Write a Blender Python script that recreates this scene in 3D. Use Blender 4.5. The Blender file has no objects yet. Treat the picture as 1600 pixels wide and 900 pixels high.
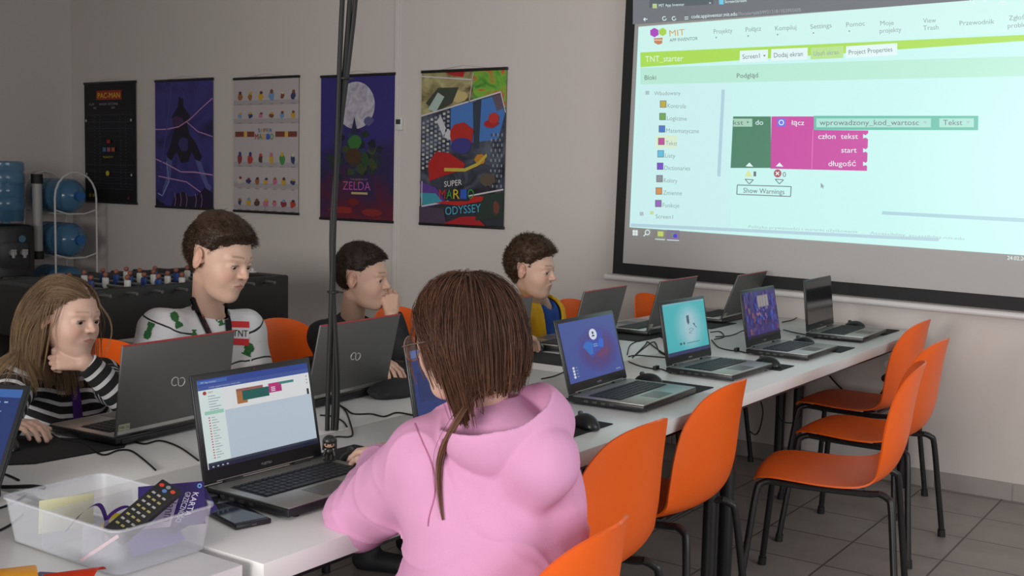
import bpy, bmesh, math, random
import numpy as np
from mathutils import Vector, Matrix, noise
from mathutils.bvhtree import BVHTree
random.seed(7); np.random.seed(7)
C = bpy.context.scene.collection
sc = bpy.context.scene

# ---------------------------------------------------------------- camera
CAMPOS = Vector((0, 0, 1.4)); YAW, PITCH, ROLL, FPX = -0.60407, 0.09627, 0.023709, 1769.9
_cy, _sy, _cp, _sp, _cr, _sr = math.cos(YAW), math.sin(YAW), math.cos(PITCH), math.sin(PITCH), math.cos(ROLL), math.sin(ROLL)
FW = Vector((_sy*_cp, _cy*_cp, -_sp)); _R = Vector((_cy, -_sy, 0)); _U = _R.cross(FW)
RT = _cr*_R + _sr*_U; UP = -_sr*_R + _cr*_U
cam_d = bpy.data.cameras.new('camera'); cam = bpy.data.objects.new('camera', cam_d); C.objects.link(cam)
cam_d.sensor_width = 36; cam_d.lens = FPX/1600*36; cam_d.clip_start = .05
cam.matrix_world = Matrix(((RT.x, UP.x, -FW.x, CAMPOS.x), (RT.y, UP.y, -FW.y, CAMPOS.y), (RT.z, UP.z, -FW.z, CAMPOS.z), (0, 0, 0, 1)))
sc.camera = cam
def ray(x, y): return FW + (x-800)/FPX*RT - (y-450)/FPX*UP
def on_z(x, y, z): d = ray(x, y); return CAMPOS + d*((z-CAMPOS.z)/d.z)
def on_y(x, y, Y): d = ray(x, y); return CAMPOS + d*((Y-CAMPOS.y)/d.y)
def on_x(x, y, X): d = ray(x, y); return CAMPOS + d*((X-CAMPOS.x)/d.x)

# ---------------------------------------------------------------- world, lights, exposure
w = bpy.data.worlds.new('world'); sc.world = w; w.use_nodes = True
w.node_tree.nodes['Background'].inputs[0].default_value = (.75, .85, 1, 1); w.node_tree.nodes['Background'].inputs[1].default_value = .6
def area(name, loc, rot, sx, sy, power, col, spread=180):
    l = bpy.data.lights.new(name, 'AREA'); l.shape = 'RECTANGLE'; l.size = sx; l.size_y = sy; l.energy = power; l.color = col; l.spread = math.radians(spread)
    o = bpy.data.objects.new(name, l); C.objects.link(o); o.location = loc; o.rotation_euler = rot; return o
# daylight coming in through the windows of the right and front walls
area('window_daylight', (2.36, 1.75, 1.65), (0, math.radians(90), 0), 1.7, 3.6, 70, (.97, .985, 1))
area('window_daylight', (-.9, -4.86, 1.65), (math.radians(90), 0, 0), 4.4, 1.7, 104, (1, .965, .93), 84)
sc.view_settings.view_transform = 'Standard'; sc.view_settings.look = 'None'
sc.view_settings.exposure = 0; sc.view_settings.gamma = 1; sc.view_settings.use_curve_mapping = False

# ---------------------------------------------------------------- helpers
def srgb(r, g, b):
    f = lambda c: (c/255/12.92) if c/255 <= .04045 else ((c/255+.055)/1.055)**2.4
    return (f(r), f(g), f(b))
MATS = {}
def mat(name, col=(.5, .5, .5), rough=.5, metal=0, bump=0, bscale=200, var=0, vscale=20, emit=0, trans=0, alpha=1, spec=.5, sheen=0, sss=0, coat=0):
    if name in MATS: return MATS[name]
    m = bpy.data.materials.new(name); m.use_nodes = True; nt = m.node_tree; b = nt.nodes['Principled BSDF']
    b.inputs['Base Color'].default_value = (*col, 1); b.inputs['Roughness'].default_value = rough; b.inputs['Metallic'].default_value = metal
    b.inputs['Specular IOR Level'].default_value = spec
    if coat: b.inputs['Coat Weight'].default_value = coat
    if sheen: b.inputs['Sheen Weight'].default_value = sheen; b.inputs['Sheen Roughness'].default_value = .5
    if sss: b.inputs['Subsurface Weight'].default_value = sss; b.inputs['Subsurface Radius'].default_value = (.012, .005, .003); b.inputs['Subsurface Scale'].default_value = .6
    if emit: b.inputs['Emission Color'].default_value = (*col, 1); b.inputs['Emission Strength'].default_value = emit
    if trans: b.inputs['Transmission Weight'].default_value = trans
    if alpha < 1: b.inputs['Alpha'].default_value = alpha
    tc = nt.nodes.new('ShaderNodeTexCoord')
    if bump:
        n = nt.nodes.new('ShaderNodeTexNoise'); n.inputs['Scale'].default_value = bscale; n.inputs['Detail'].default_value = 3
        nt.links.new(tc.outputs['Object'], n.inputs['Vector'])
        bp = nt.nodes.new('ShaderNodeBump'); bp.inputs['Strength'].default_value = bump; bp.inputs['Distance'].default_value = .002
        nt.links.new(n.outputs['Fac'], bp.inputs['Height']); nt.links.new(bp.outputs[0], b.inputs['Normal'])
    if var:
        n = nt.nodes.new('ShaderNodeTexNoise'); n.inputs['Scale'].default_value = vscale; n.inputs['Detail'].default_value = 4
        nt.links.new(tc.outputs['Object'], n.inputs['Vector'])
        mx = nt.nodes.new('ShaderNodeMix'); mx.data_type = 'RGBA'
        mx.inputs[6].default_value = (*[c*(1-var) for c in col], 1); mx.inputs[7].default_value = (*[min(1, c*(1+var)) for c in col], 1)
        nt.links.new(n.outputs['Fac'], mx.inputs[0]); nt.links.new(mx.outputs[2], b.inputs['Base Color'])
    MATS[name] = m; return m
def ink(rgb, rough=.6):                                   # printed or painted flat colour
    return mat('ink_%d_%d_%d' % rgb, srgb(*rgb), rough)
def lit(rgb, s=1.0):                                      # colour shown by a lit screen
    n = 'lit_%d_%d_%d_%d' % (*rgb, int(s*100)); fresh = n not in MATS; m = mat(n, srgb(*rgb), .35, emit=s)
    if fresh: m.node_tree.nodes['Principled BSDF'].inputs['Base Color'].default_value = (*[c*.12 for c in srgb(*rgb)], 1)
    return m

def link(name, me, parent=None, loc=None):
    o = bpy.data.objects.new(name, me); C.objects.link(o)
    if parent is not None: o.parent = parent
    if loc is not None: o.location = loc
    return o
def tag(o, label=None, cat=None, group=None, kind=None):
    if label: o['label'] = label
    if cat: o['category'] = cat
    if group: o['group'] = group
    if kind: o['kind'] = kind
    return o
def thing(name, label, cat, loc=(0, 0, 0), rz=0, group=None):
    o = bpy.data.objects.new(name, None); C.objects.link(o); o.location = loc; o.rotation_euler = (0, 0, rz); o.empty_display_size = .05
    return tag(o, label, cat, group)
def kids(o): return [c for c in C.objects if c.parent == o]
def copy_tree(o, parent=None):
    c = o.copy(); C.objects.link(c); c.parent = parent
    for ch in kids(o): copy_tree(ch, c)
    return c

class MB:
    def __init__(s): s.bm = bmesh.new(); s.mi = 0
    def _fin(s, vs, M):
        if M is not None: bmesh.ops.transform(s.bm, matrix=M, verts=vs)
        for f in {f for v in vs for f in v.link_faces}: f.material_index = s.mi
    def box(s, c, size, rot=None, bev=0, seg=2):
        r = bmesh.ops.create_cube(s.bm, size=1); vs = r['verts']
        bmesh.ops.scale(s.bm, vec=size, verts=vs)
        if bev:
            es = list({e for v in vs for e in v.link_edges})
            rb = bmesh.ops.bevel(s.bm, geom=es+vs, offset=bev, segments=seg, affect='EDGES', profile=.5)
            vs = list({v for f in rb['faces'] for v in f.verts} | {v for v in vs if v.is_valid})
        M = Matrix.Translation(c) @ (rot if rot is not None else Matrix())
        s._fin(vs, M); return s
    def cyl(s, p0, p1, r0, r1=None, n=20, caps=True):
        r1 = r0 if r1 is None else r1; p0 = Vector(p0); p1 = Vector(p1); d = p1-p0
        r = bmesh.ops.create_cone(s.bm, cap_ends=caps, segments=n, radius1=r0, radius2=r1, depth=d.length)
        M = Matrix.Translation((p0+p1)/2) @ d.to_track_quat('Z', 'Y').to_matrix().to_4x4()
        s._fin(r['verts'], M); return s
    def ball(s, c, r, u=20, v=12, rot=None):
        q = bmesh.ops.create_uvsphere(s.bm, u_segments=u, v_segments=v, radius=1)
        M = Matrix.Translation(c) @ (rot or Matrix()) @ Matrix.Diagonal((*((r, r, r) if isinstance(r, (int, float)) else r), 1))
        s._fin(q['verts'], M); return s
    def tube(s, pts, r, n=10, smooth=True, closed=False):
        P = [Vector(p) for p in pts]
        if smooth and len(P) > 2: P = catmull(P, 6, closed)
        rings = []; prev = None
        for i, p in enumerate(P):
            if closed: t = P[(i+1) % len(P)]-P[i-1]
            else: t = (P[min(i+1, len(P)-1)]-P[max(i-1, 0)])
            t = t.normalized() if t.length > 1e-9 else Vector((0, 0, 1))
            if prev is None: a = t.orthogonal().normalized()
            else: a = (prev-t*prev.dot(t)); a = a.normalized() if a.length > 1e-6 else t.orthogonal().normalized()
            prev = a; b = t.cross(a)
            rr = r[min(len(r)-1, int(i*len(r)/len(P)))] if isinstance(r, (list, tuple)) else r
            rings.append([s.bm.verts.new(p+(a*math.cos(k*2*math.pi/n)+b*math.sin(k*2*math.pi/n))*rr) for k in range(n)])
        m = len(rings)
        for i in range(m if closed else m-1):
            A, B = rings[i], rings[(i+1) % m]
            for k in range(n):
                f = s.bm.faces.new((A[k], A[(k+1) % n], B[(k+1) % n], B[k])); f.material_index = s.mi
        if not closed:
            for q, flip in ((rings[0], True), (rings[-1], False)):
                f = s.bm.faces.new(q[::-1] if flip else q); f.material_index = s.mi
        return s
    def lathe(s, prof, n=32, M=None):
        rings = [[s.bm.verts.new((r*math.cos(k*2*math.pi/n), r*math.sin(k*2*math.pi/n), z)) for k in range(n)] for r, z in prof]
        vs = [v for R in rings for v in R]
        for i in range(len(rings)-1):
            for k in range(n):
                s.bm.faces.new((rings[i][k], rings[i][(k+1) % n], rings[i+1][(k+1) % n], rings[i+1][k]))
        for q, fl in ((rings[0], 1), (rings[-1], 0)):
            if abs(q[0].co.x)+abs(q[0].co.y) > 1e-4: s.bm.faces.new(q[::-1] if fl else q)
        s._fin(vs, M); return s
    def prism(s, pts, z0, z1, M=None, bev=0):
        a = [s.bm.verts.new((x, y, z0)) for x, y in pts]; b = [s.bm.verts.new((x, y, z1)) for x, y in pts]; n = len(pts)
        s.bm.faces.new(a[::-1]); s.bm.faces.new(b)
        for i in range(n): s.bm.faces.new((a[i], a[(i+1) % n], b[(i+1) % n], b[i]))
        vs = a+b
        if bev:
            rb = bmesh.ops.bevel(s.bm, geom=list({e for v in vs for e in v.link_edges}), offset=bev, segments=2, affect='EDGES')
            vs = list({v for f in rb['faces'] for v in f.verts} | {v for v in vs if v.is_valid})
        s._fin(vs, M); return s
    def face(s, pts, mi=None):
        f = s.bm.faces.new([s.bm.verts.new(p) for p in pts]); f.material_index = s.mi if mi is None else mi; return s
    def build(s, name, mats, parent=None, smooth=35, loc=None):
        me = bpy.data.meshes.new(name); s.bm.normal_update(); s.bm.to_mesh(me); s.bm.free()
        for m in (mats if isinstance(mats, (list, tuple)) else [mats]): me.materials.append(m)
        if smooth:
            me.polygons.foreach_set('use_smooth', [True]*len(me.polygons))
            try: me.set_sharp_from_angle(angle=math.radians(smooth))
            except Exception: pass
        return link(name, me, parent, loc)
def catmull(P, k=6, closed=False):
    out = []; n = len(P)
    rng = range(n) if closed else range(n-1)
    for i in rng:
        if closed: p0, p1, p2, p3 = P[i-1], P[i], P[(i+1) % n], P[(i+2) % n]
        else: p0, p1, p2, p3 = P[max(i-1, 0)], P[i], P[i+1], P[min(i+2, n-1)]
        for j in range(k):
            t = j/k; out.append(.5*((2*p1)+(-p0+p2)*t+(2*p0-5*p1+4*p2-p3)*t*t+(-p0+3*p1-3*p2+p3)*t**3))
    if not closed: out.append(P[-1])
    return out
def rotz(a): return Matrix.Rotation(a, 4, 'Z')
def roty(a): return Matrix.Rotation(a, 4, 'Y')
def rotx(a): return Matrix.Rotation(a, 4, 'X')

_tx = {}
def text_geo(s):
    if s in _tx: return _tx[s]
    cu = bpy.data.curves.new('t', 'FONT'); cu.body = s; cu.size = 1; cu.resolution_u = 3; cu.fill_mode = 'FRONT'
    o = bpy.data.objects.new('t', cu); C.objects.link(o)
    dg = bpy.context.evaluated_depsgraph_get(); dg.update()
    me = o.evaluated_get(dg).to_mesh()
    V = [(v.co.x, v.co.y) for v in me.vertices]; F = [tuple(p.vertices) for p in me.polygons]
    o.evaluated_get(dg).to_mesh_clear(); bpy.data.objects.remove(o); bpy.data.curves.remove(cu)
    xs = [v[0] for v in V] or [0]; x0, x1 = min(xs), max(xs)
    _tx[s] = ([(x-x0, y) for x, y in V], F, x1-x0); return _tx[s]

class Flat:                                               # flat coloured marks on a surface: layers of thin polygons
    def __init__(s, fn, eps=.0004): s.fn = fn; s.eps = eps; s.v = []; s.f = []; s.m = []; s.mats = []; s.k = 0
    def _mi(s, m):
        if m not in s.mats: s.mats.append(m)
        return s.mats.index(m)
    def poly(s, pts, m, layer=None):
        s.k += .12; L = s.k if layer is None else layer
        i = len(s.v); s.v += [s.fn(x, y, L*s.eps) for x, y in pts]; s.f.append(tuple(range(i, i+len(pts)))); s.m.append(s._mi(m)); return s
    def rect(s, x0, y0, x1, y1, m, layer=None): return s.poly([(x0, y0), (x1, y0), (x1, y1), (x0, y1)], m, layer)
    def disc(s, x, y, rx, ry, m, n=20, layer=None):
        return s.poly([(x+rx*math.cos(k*2*math.pi/n), y+ry*math.sin(k*2*math.pi/n)) for k in range(n)], m, layer)
    def blob(s, x, y, rx, ry, m, seed=0, n=16, j=.3):
        rr = random.Random(seed); return s.poly([(x+rx*(1-j*rr.random())*math.cos(k*2*math.pi/n), y+ry*(1-j*rr.random())*math.sin(k*2*math.pi/n)) for k in range(n)], m)
    def line(s, pts, wd, m, layer=None):
        s.k += .12; L = s.k if layer is None else layer
        for (x0, y0), (x1, y1) in zip(pts, pts[1:]):
            dx, dy = x1-x0, y1-y0; l = math.hypot(dx, dy) or 1; nx, ny = -dy/l*wd/2, dx/l*wd/2
            i = len(s.v); s.v += [s.fn(a, b, L*s.eps) for a, b in ((x0+nx, y0+ny), (x1+nx, y1+ny), (x1-nx, y1-ny), (x0-nx, y0-ny))]
            s.f.append((i, i+1, i+2, i+3)); s.m.append(s._mi(m))
        return s
    def text(s, t, p0, p1, h, m, up=1, layer=None):         # baseline p0 -> p1, cap height h; up = +1 when y grows upwards
        s.k += .12; L = s.k if layer is None else layer
        V, F, wd = text_geo(t); dx, dy = p1[0]-p0[0], p1[1]-p0[1]; l = math.hypot(dx, dy); nx, ny = -dy/l, dx/l
        i = len(s.v)
        for x, y in V:
            a = x/wd; b = y/.72*h*up
            s.v.append(s.fn(p0[0]+dx*a+(nx if up > 0 else nx)*b, p0[1]+dy*a+ny*b, L*s.eps))
        for f in F: s.f.append(tuple(i+q for q in f)); s.m.append(s._mi(m))
        return s
    def build(s, name, parent=None):
        me = bpy.data.meshes.new(name); me.from_pydata([tuple(v) for v in s.v], [], s.f)
        for m in s.mats: me.materials.append(m)
        me.polygons.foreach_set('material_index', s.m); me.update(); return link(name, me, parent)

# ---------------------------------------------------------------- materials
M_wall = mat('wall_paint', (.63, .58, .545), .75, bump=.12, bscale=60)
M_ceil = mat('ceiling_paint', (.78, .77, .76), .8)
M_white = mat('white_laminate', (.75, .75, .745), .3, bump=.02, bscale=300)
M_black = mat('black_powder_coat', (.012, .012, .013), .38, bump=.05, bscale=500)
M_orange = mat('orange_plastic', (.90, .125, .004), .38, bump=.04, bscale=600)
M_rubber = mat('black_rubber', (.01, .01, .01), .6)
M_cable = mat('cable_black', (.008, .008, .008), .6, spec=.3)
M_pad = mat('mouse_pad_cloth', (.012, .012, .014), .85, bump=.2, bscale=900)
M_lapdark = mat('laptop_black', (.014, .015, .017), .35)
M_lapgrey = mat('laptop_grey_metal', (.44, .43, .41), .34, metal=.75, bump=.02, bscale=900)
M_lid = mat('laptop_lid_grey', (.11, .108, .105), .5, metal=.25, bump=.03, bscale=900)
M_key = mat('laptop_keys', (.018, .018, .022), .5)
M_red = mat('red_trim', (.45, .03, .035), .4)
M_silver = mat('silver_trim', (.55, .55, .54), .3, metal=.8)
M_mouse = mat('mouse_black', (.012, .013, .014), .3)

# ---------------------------------------------------------------- room
WY, WXL, WXR, FY, CZ = 5.44, -8.02, 2.45, -4.95, 3.0
def struct(name, mb, m, smooth=0): o = mb.build(name, m, smooth=smooth); o['kind'] = 'structure'; return o
def floor_mat():
    m = bpy.data.materials.new('floor_tiles'); m.use_nodes = True; nt = m.node_tree; b = nt.nodes['Principled BSDF']
    tc = nt.nodes.new('ShaderNodeTexCoord'); mp = nt.nodes.new('ShaderNodeMapping'); mp.inputs['Rotation'].default_value = (0, 0, 0)
    mp.inputs['Location'].default_value = (.327, 0.07, 0)
    nt.links.new(tc.outputs['Object'], mp.inputs[0]); br = nt.nodes.new('ShaderNodeTexBrick'); nt.links.new(mp.outputs[0], br.inputs[0])
    br.offset = 0; br.inputs['Scale'].default_value = 1; br.inputs['Brick Width'].default_value = .342; br.inputs['Row Height'].default_value = .342
    br.inputs['Mortar Size'].default_value = .004; br.inputs['Mortar Smooth'].default_value = .1
    br.inputs['Color1'].default_value = (.30, .275, .255, 1); br.inputs['Color2'].default_value = (.33, .305, .285, 1); br.inputs['Mortar'].default_value = (.10, .09, .085, 1)
    n = nt.nodes.new('ShaderNodeTexNoise'); n.inputs['Scale'].default_value = 5; n.inputs['Detail'].default_value = 6; nt.links.new(tc.outputs['Object'], n.inputs[0])
    mx = nt.nodes.new('ShaderNodeMix'); mx.data_type = 'RGBA'; mx.blend_type = 'MULTIPLY'; mx.inputs[0].default_value = .5
    rp = nt.nodes.new('ShaderNodeValToRGB'); rp.color_ramp.elements[0].position = .3; rp.color_ramp.elements[0].color = (.6, .6, .6, 1); rp.color_ramp.elements[1].position = .7
    nt.links.new(n.outputs[0], rp.inputs[0]); nt.links.new(br.outputs[0], mx.inputs[6]); nt.links.new(rp.outputs[0], mx.inputs[7])
    nt.links.new(mx.outputs[2], b.inputs['Base Color']); b.inputs['Roughness'].default_value = .45
    bp = nt.nodes.new('ShaderNodeBump'); bp.inputs['Strength'].default_value = .4; bp.inputs['Distance'].default_value = .002; bp.invert = True
    nt.links.new(br.outputs['Fac'], bp.inputs['Height']); nt.links.new(bp.outputs[0], b.inputs['Normal'])
    return m
X0, X1, Y0, Y1 = WXL, WXR, FY, WY
struct('floor', MB().box(((X0+X1)/2, (Y0+Y1)/2, -.05), (X1-X0+.2, Y1-Y0+.2, .1)), floor_mat())
struct('ceiling', MB().box(((X0+X1)/2, (Y0+Y1)/2, CZ+.05), (X1-X0+.2, Y1-Y0+.2, .1)), M_ceil)
struct('wall_back', MB().box(((X0+X1)/2, Y1+.05, CZ/2), (X1-X0+.2, .1, CZ)), M_wall)
struct('wall_left', MB().box((X0-.05, (Y0+Y1)/2, CZ/2), (.1, Y1-Y0, CZ)), M_wall)
mb = MB()                                                  # right wall with a wide window opening
mb.box((X1+.05, (Y0+Y1)/2, .4), (.1, Y1-Y0, .8)); mb.box((X1+.05, (Y0+Y1)/2, (CZ+2.5)/2), (.1, Y1-Y0, CZ-2.5))
mb.box((X1+.05, (Y0-.05)/2, 1.65), (.1, -.05-Y0, 1.7)); mb.box((X1+.05, (Y1+3.55)/2, 1.65), (.1, Y1-3.55, 1.7))
struct('wall_right', mb, M_wall)
mb = MB()
mb.box(((X0+X1)/2, Y0-.05, .4), (X1-X0, .1, .8)); mb.box(((X0+X1)/2, Y0-.05, (CZ+2.5)/2), (X1-X0, .1, CZ-2.5))
mb.box(((X0-3.1)/2, Y0-.05, 1.65), (-3.1-X0, .1, 1.7)); mb.box(((X1+1.3)/2, Y0-.05, 1.65), (X1-1.3, .1, 1.7))
struct('wall_front', mb, M_wall)
M_frame = mat('window_frame_white', (.7, .7, .7), .4)
def window(name, rects): 
    m = MB()
    for c, s_ in rects: m.box(c, s_, bev=.004)
    struct(name, m, M_frame)
window('window_1', [((X1+.02, y, 1.65), (.05, .06, 1.7)) for y in (-.02, 1.75, 3.52)]+[((X1+.02, 1.75, z), (.05, 3.6, .06)) for z in (.83, 2.47)])
window('window_2', [((x, Y0-.02, 1.65), (.06, .05, 1.7)) for x in (-3.07, -.9, 1.27)]+[((-.9, Y0-.02, z), (4.4, .05, .06)) for z in (.83, 2.47)])
M_base = mat('baseboard_tile', (.33, .30, .28), .5, var=.15, vscale=6)
mb = MB(); x = X1
while x > X0:                                             # tiled skirting, one tile every 0.342 m
    mb.box((x-.171, Y1-.005, .04), (.338, .01, .08), bev=.001, seg=1); x -= .342
struct('baseboard_back', mb, M_base)
struct('baseboard_left', MB().box((X0+.005, (Y0+Y1)/2, .04), (.01, Y1-Y0-.02, .08)), M_base)
struct('trim_1', MB().box((-4.655, Y1-.006, 1.54), (.028, .012, 2.9), bev=.002), mat('duct_plastic', (.66, .62, .605), .5))

# thermostat and socket
t = thing('thermostat', 'small white room thermostat on the back wall between the two right-hand posters', 'thermostat', (-4.625, WY, 1.72))
MB().box((0, -.012, 0), (.052, .024, .075), bev=.004).build('housing', mat('thermostat_white', (.7, .69, .68), .4), t)
MB().box((0, -.0245, .014), (.036, .002, .03)).build('display', mat('lcd_dark', (.04, .05, .045), .2), t)
t = thing('wall_socket', 'round white socket low on the back wall behind the orange chairs', 'socket', (-1.55, WY-.001, .56))
MB().box((0, -.005, 0), (.085, .01, .085), bev=.003).build('faceplate', mat('socket_white', (.62, .61, .6), .4), t)
MB().lathe([(.03, 0), (.03, .012), (.024, .014), (.022, .004), (0, .004)], 24, Matrix.Translation((0, -.008, 0)) @ rotx(math.pi/2)).build('socket_ring', mat('socket_white'), t)
t = thing('power_plug', 'black power plug and lead hanging from the wall socket', 'plug', (-1.55, WY-.02, .5))
MB().cyl((0, -.0, 0), (0, -.045, 0), .022, .018).ball((0, -.045, 0), .018).build('plug', M_rubber, t)
MB().tube([(0, -.045, 0), (0, -.06, -.05), (-.05, -.07, -.12), (-.15, -.08, -.10), (-.28, -.09, .02), (-.36, -.1, .19)], .0045).build('lead', M_cable, t)
# ---------------------------------------------------------------- tables
TZ = .74
def make_table(x0, x1, y0, y1, label):
    t = thing('desk', label, 'table', ((x0+x1)/2, (y0+y1)/2, 0), group='white desks pushed together in rows')
    W, L = x1-x0, y1-y0
    MB().box((0, 0, TZ-.02), (W-.003, L-.004, .04), bev=.0015).build('tabletop', M_white, t)
    f = MB()
    for s_ in (-1, 1):
        f.box((s_*(W/2-.06), 0, TZ-.055), (.02, L-.16, .03)); f.box((0, s_*(L/2-.06), TZ-.055), (W-.16, .02, .03))
    f.build('frame', M_black, t, smooth=0)
    for sx in (-1, 1):
        for sy in (-1, 1):
            x, y = sx*(W/2-.045), sy*(L/2-.06)
            l = MB().cyl((x, y, .012), (x, y, TZ-.0405), .024, n=24).build('leg', M_black, t)
            MB().cyl((x, y, 0), (x, y, .012), .026, .026).build('foot', M_rubber, l)
    return t
YB0, YB1, YB2 = 1.30, 3.27, 5.40
make_table(-2.0, -1.395, YB0, YB1, 'white desk under the near row of laptops, beside the pink hoodie')
make_table(-2.0, -1.395, YB1, YB2, 'white desk at the far end, beside the row of empty orange chairs')
make_table(-2.61, -2.0, YB0, YB1, 'white desk in front of the girl in stripes and the boy in white')
make_table(-2.61, -2.0, YB1, YB2, 'white desk in front of the boy in yellow, reaching to the projection screen')
make_table(-2.03, -1.42, -.70, 1.28, 'white desk in the near left corner carrying the clear storage box')
make_table(-2.64, -2.03, -.70, 1.28, 'white desk at the left edge of the photo beneath the laptop with a blue screen')

# ---------------------------------------------------------------- chairs
def shell_bm():
    prof = [(.235, .432), (.215, .446), (.16, .449), (.08, .444), (0, .438), (-.08, .438), (-.14, .445), (-.185, .466), (-.215, .505), (-.234, .56), (-.244, .62), (-.251, .68), (-.259, .735), (-.267, .78), (-.274, .81), (-.279, .828), (-.282, .836)]
    half = [.175, .192, .205, .215, .222, .227, .229, .230, .230, .228, .222, .209, .188, .156, .114, .066, .015]
    wrap = [-.012, -.006, 0, .004, .008, .012, .02, .035, .052, .062, .066, .064, .056, .042, .025, .009, 0]
    P = catmull([Vector((a[0], h, a[1])) for a, h in zip(prof, half)], 4); Wr = catmull([Vector((q, 0, 0)) for q in wrap], 4)
    nt = 18; bm = bmesh.new(); rows = []
    for i, p in enumerate(P):
        a = P[max(i-1, 0)]; b = P[min(i+1, len(P)-1)]; tx, tz = b.x-a.x, b.z-a.z; l = math.hypot(tx, tz); n = (tz/l, -tx/l)   # normal to the inner side
        if n[0]*1+n[1]*.6 < 0: n = (-n[0], -n[1])
        row = []
        for k in range(nt+1):
            t = k/nt*2-1; u = math.copysign(abs(math.sin(t*math.pi/2))**.9, t)
            w_ = Wr[i].x*abs(u)**2.2
            row.append(bm.verts.new((p.x+n[0]*w_, u*p.y, p.z+n[1]*w_)))
        rows.append(row)
    for i in range(len(rows)-1):
        for k in range(nt): bm.faces.new((rows[i][k], rows[i][k+1], rows[i+1][k+1], rows[i+1][k]))
    bmesh.ops.recalc_face_normals(bm, faces=bm.faces)
    geom = bmesh.ops.solidify(bm, geom=bm.faces[:], thickness=.006)
    return bm
def make_chair():
    t = thing('stacking_chair', 'orange plastic chair', 'chair', group='orange plastic shell chairs on black tube legs')
    m = MB(); m.bm.free(); m.bm = shell_bm(); sh = m.build('seat_shell', M_orange, t, smooth=60)
    f = MB()
    for s_ in (-1, 1):
        f.tube([(.185, s_*.17, .424), (.05, s_*.165, .418), (-.12, s_*.165, .418), (-.175, s_*.17, .424)], .011)
        f.box((.12, s_*.15, .432), (.05, .04, .012), bev=.003)
        f.box((-.1, s_*.15, .430), (.05, .04, .012), bev=.003)
    f.tube([(.11, -.165, .416), (.11, .165, .416)], .010); f.tube([(-.11, -.165, .416), (-.11, .165, .416)], .010)
    f.build('seat_frame', M_black, t)
    for sx in (-1, 1):
        for sy in (-1, 1):
            l = MB().tube([(sx*.175, sy*.17, .424), (sx*.200, sy*.178, .414), (sx*.213, sy*.187, .385), (sx*.232, sy*.215, .2), (sx*.25, sy*.24, .02)], .0115, n=14).build('leg', M_black, t)
            MB().cyl((sx*.2485, sy*.2375, .03), (sx*.2505, sy*.2405, 0), .0145, .0155).build('foot_cap', M_rubber, l)
    return t
chair0 = make_chair()
chairs = [  # x, y, heading, label
 (-1.17, 1.58, math.pi+.10, 'orange chair the girl in the pink hoodie sits on'),
 (-1.50, 2.38, math.pi, 'orange chair directly behind the pink hoodie, second from the front'),
 (-1.57, 3.03, math.pi+.04, 'orange chair with its back before the thick black desk legs, third from the front'),
 (-1.24, 3.72, math.pi+.22, 'orange chair pulled out from the desk, its seat fully in view'),
 (-1.34, 4.44, math.pi, 'orange chair just behind the pulled-out one, its back the tallest against the bare wall'),
 (-1.56, 5.02, math.pi, 'orange chair nearest the back wall in front of the socket'),
 (-3.20, 1.80, 0, 'orange chair under the girl in the striped sweater'),
 (-3.00, 2.25, -.1, 'orange chair under the boy in the white printed shirt'),
 (-2.98, 3.08, 0, 'orange chair behind the boy in the black sweater'),
 (-2.93, 3.72, 0, 'orange chair under the boy in the yellow jacket'),
 (-2.56, 4.57, 0, 'empty orange chair on the far side, beside the boy in yellow'),
 (-2.44, 5.10, 0, 'empty orange chair on the far side, nearest the projection screen')]
for i, (x, y, a, lab) in enumerate(chairs):
    c = chair0 if i == 0 else copy_tree(chair0)
    c.location = (x, y, 0); c.rotation_euler = (0, 0, a); c['label'] = lab

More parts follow.
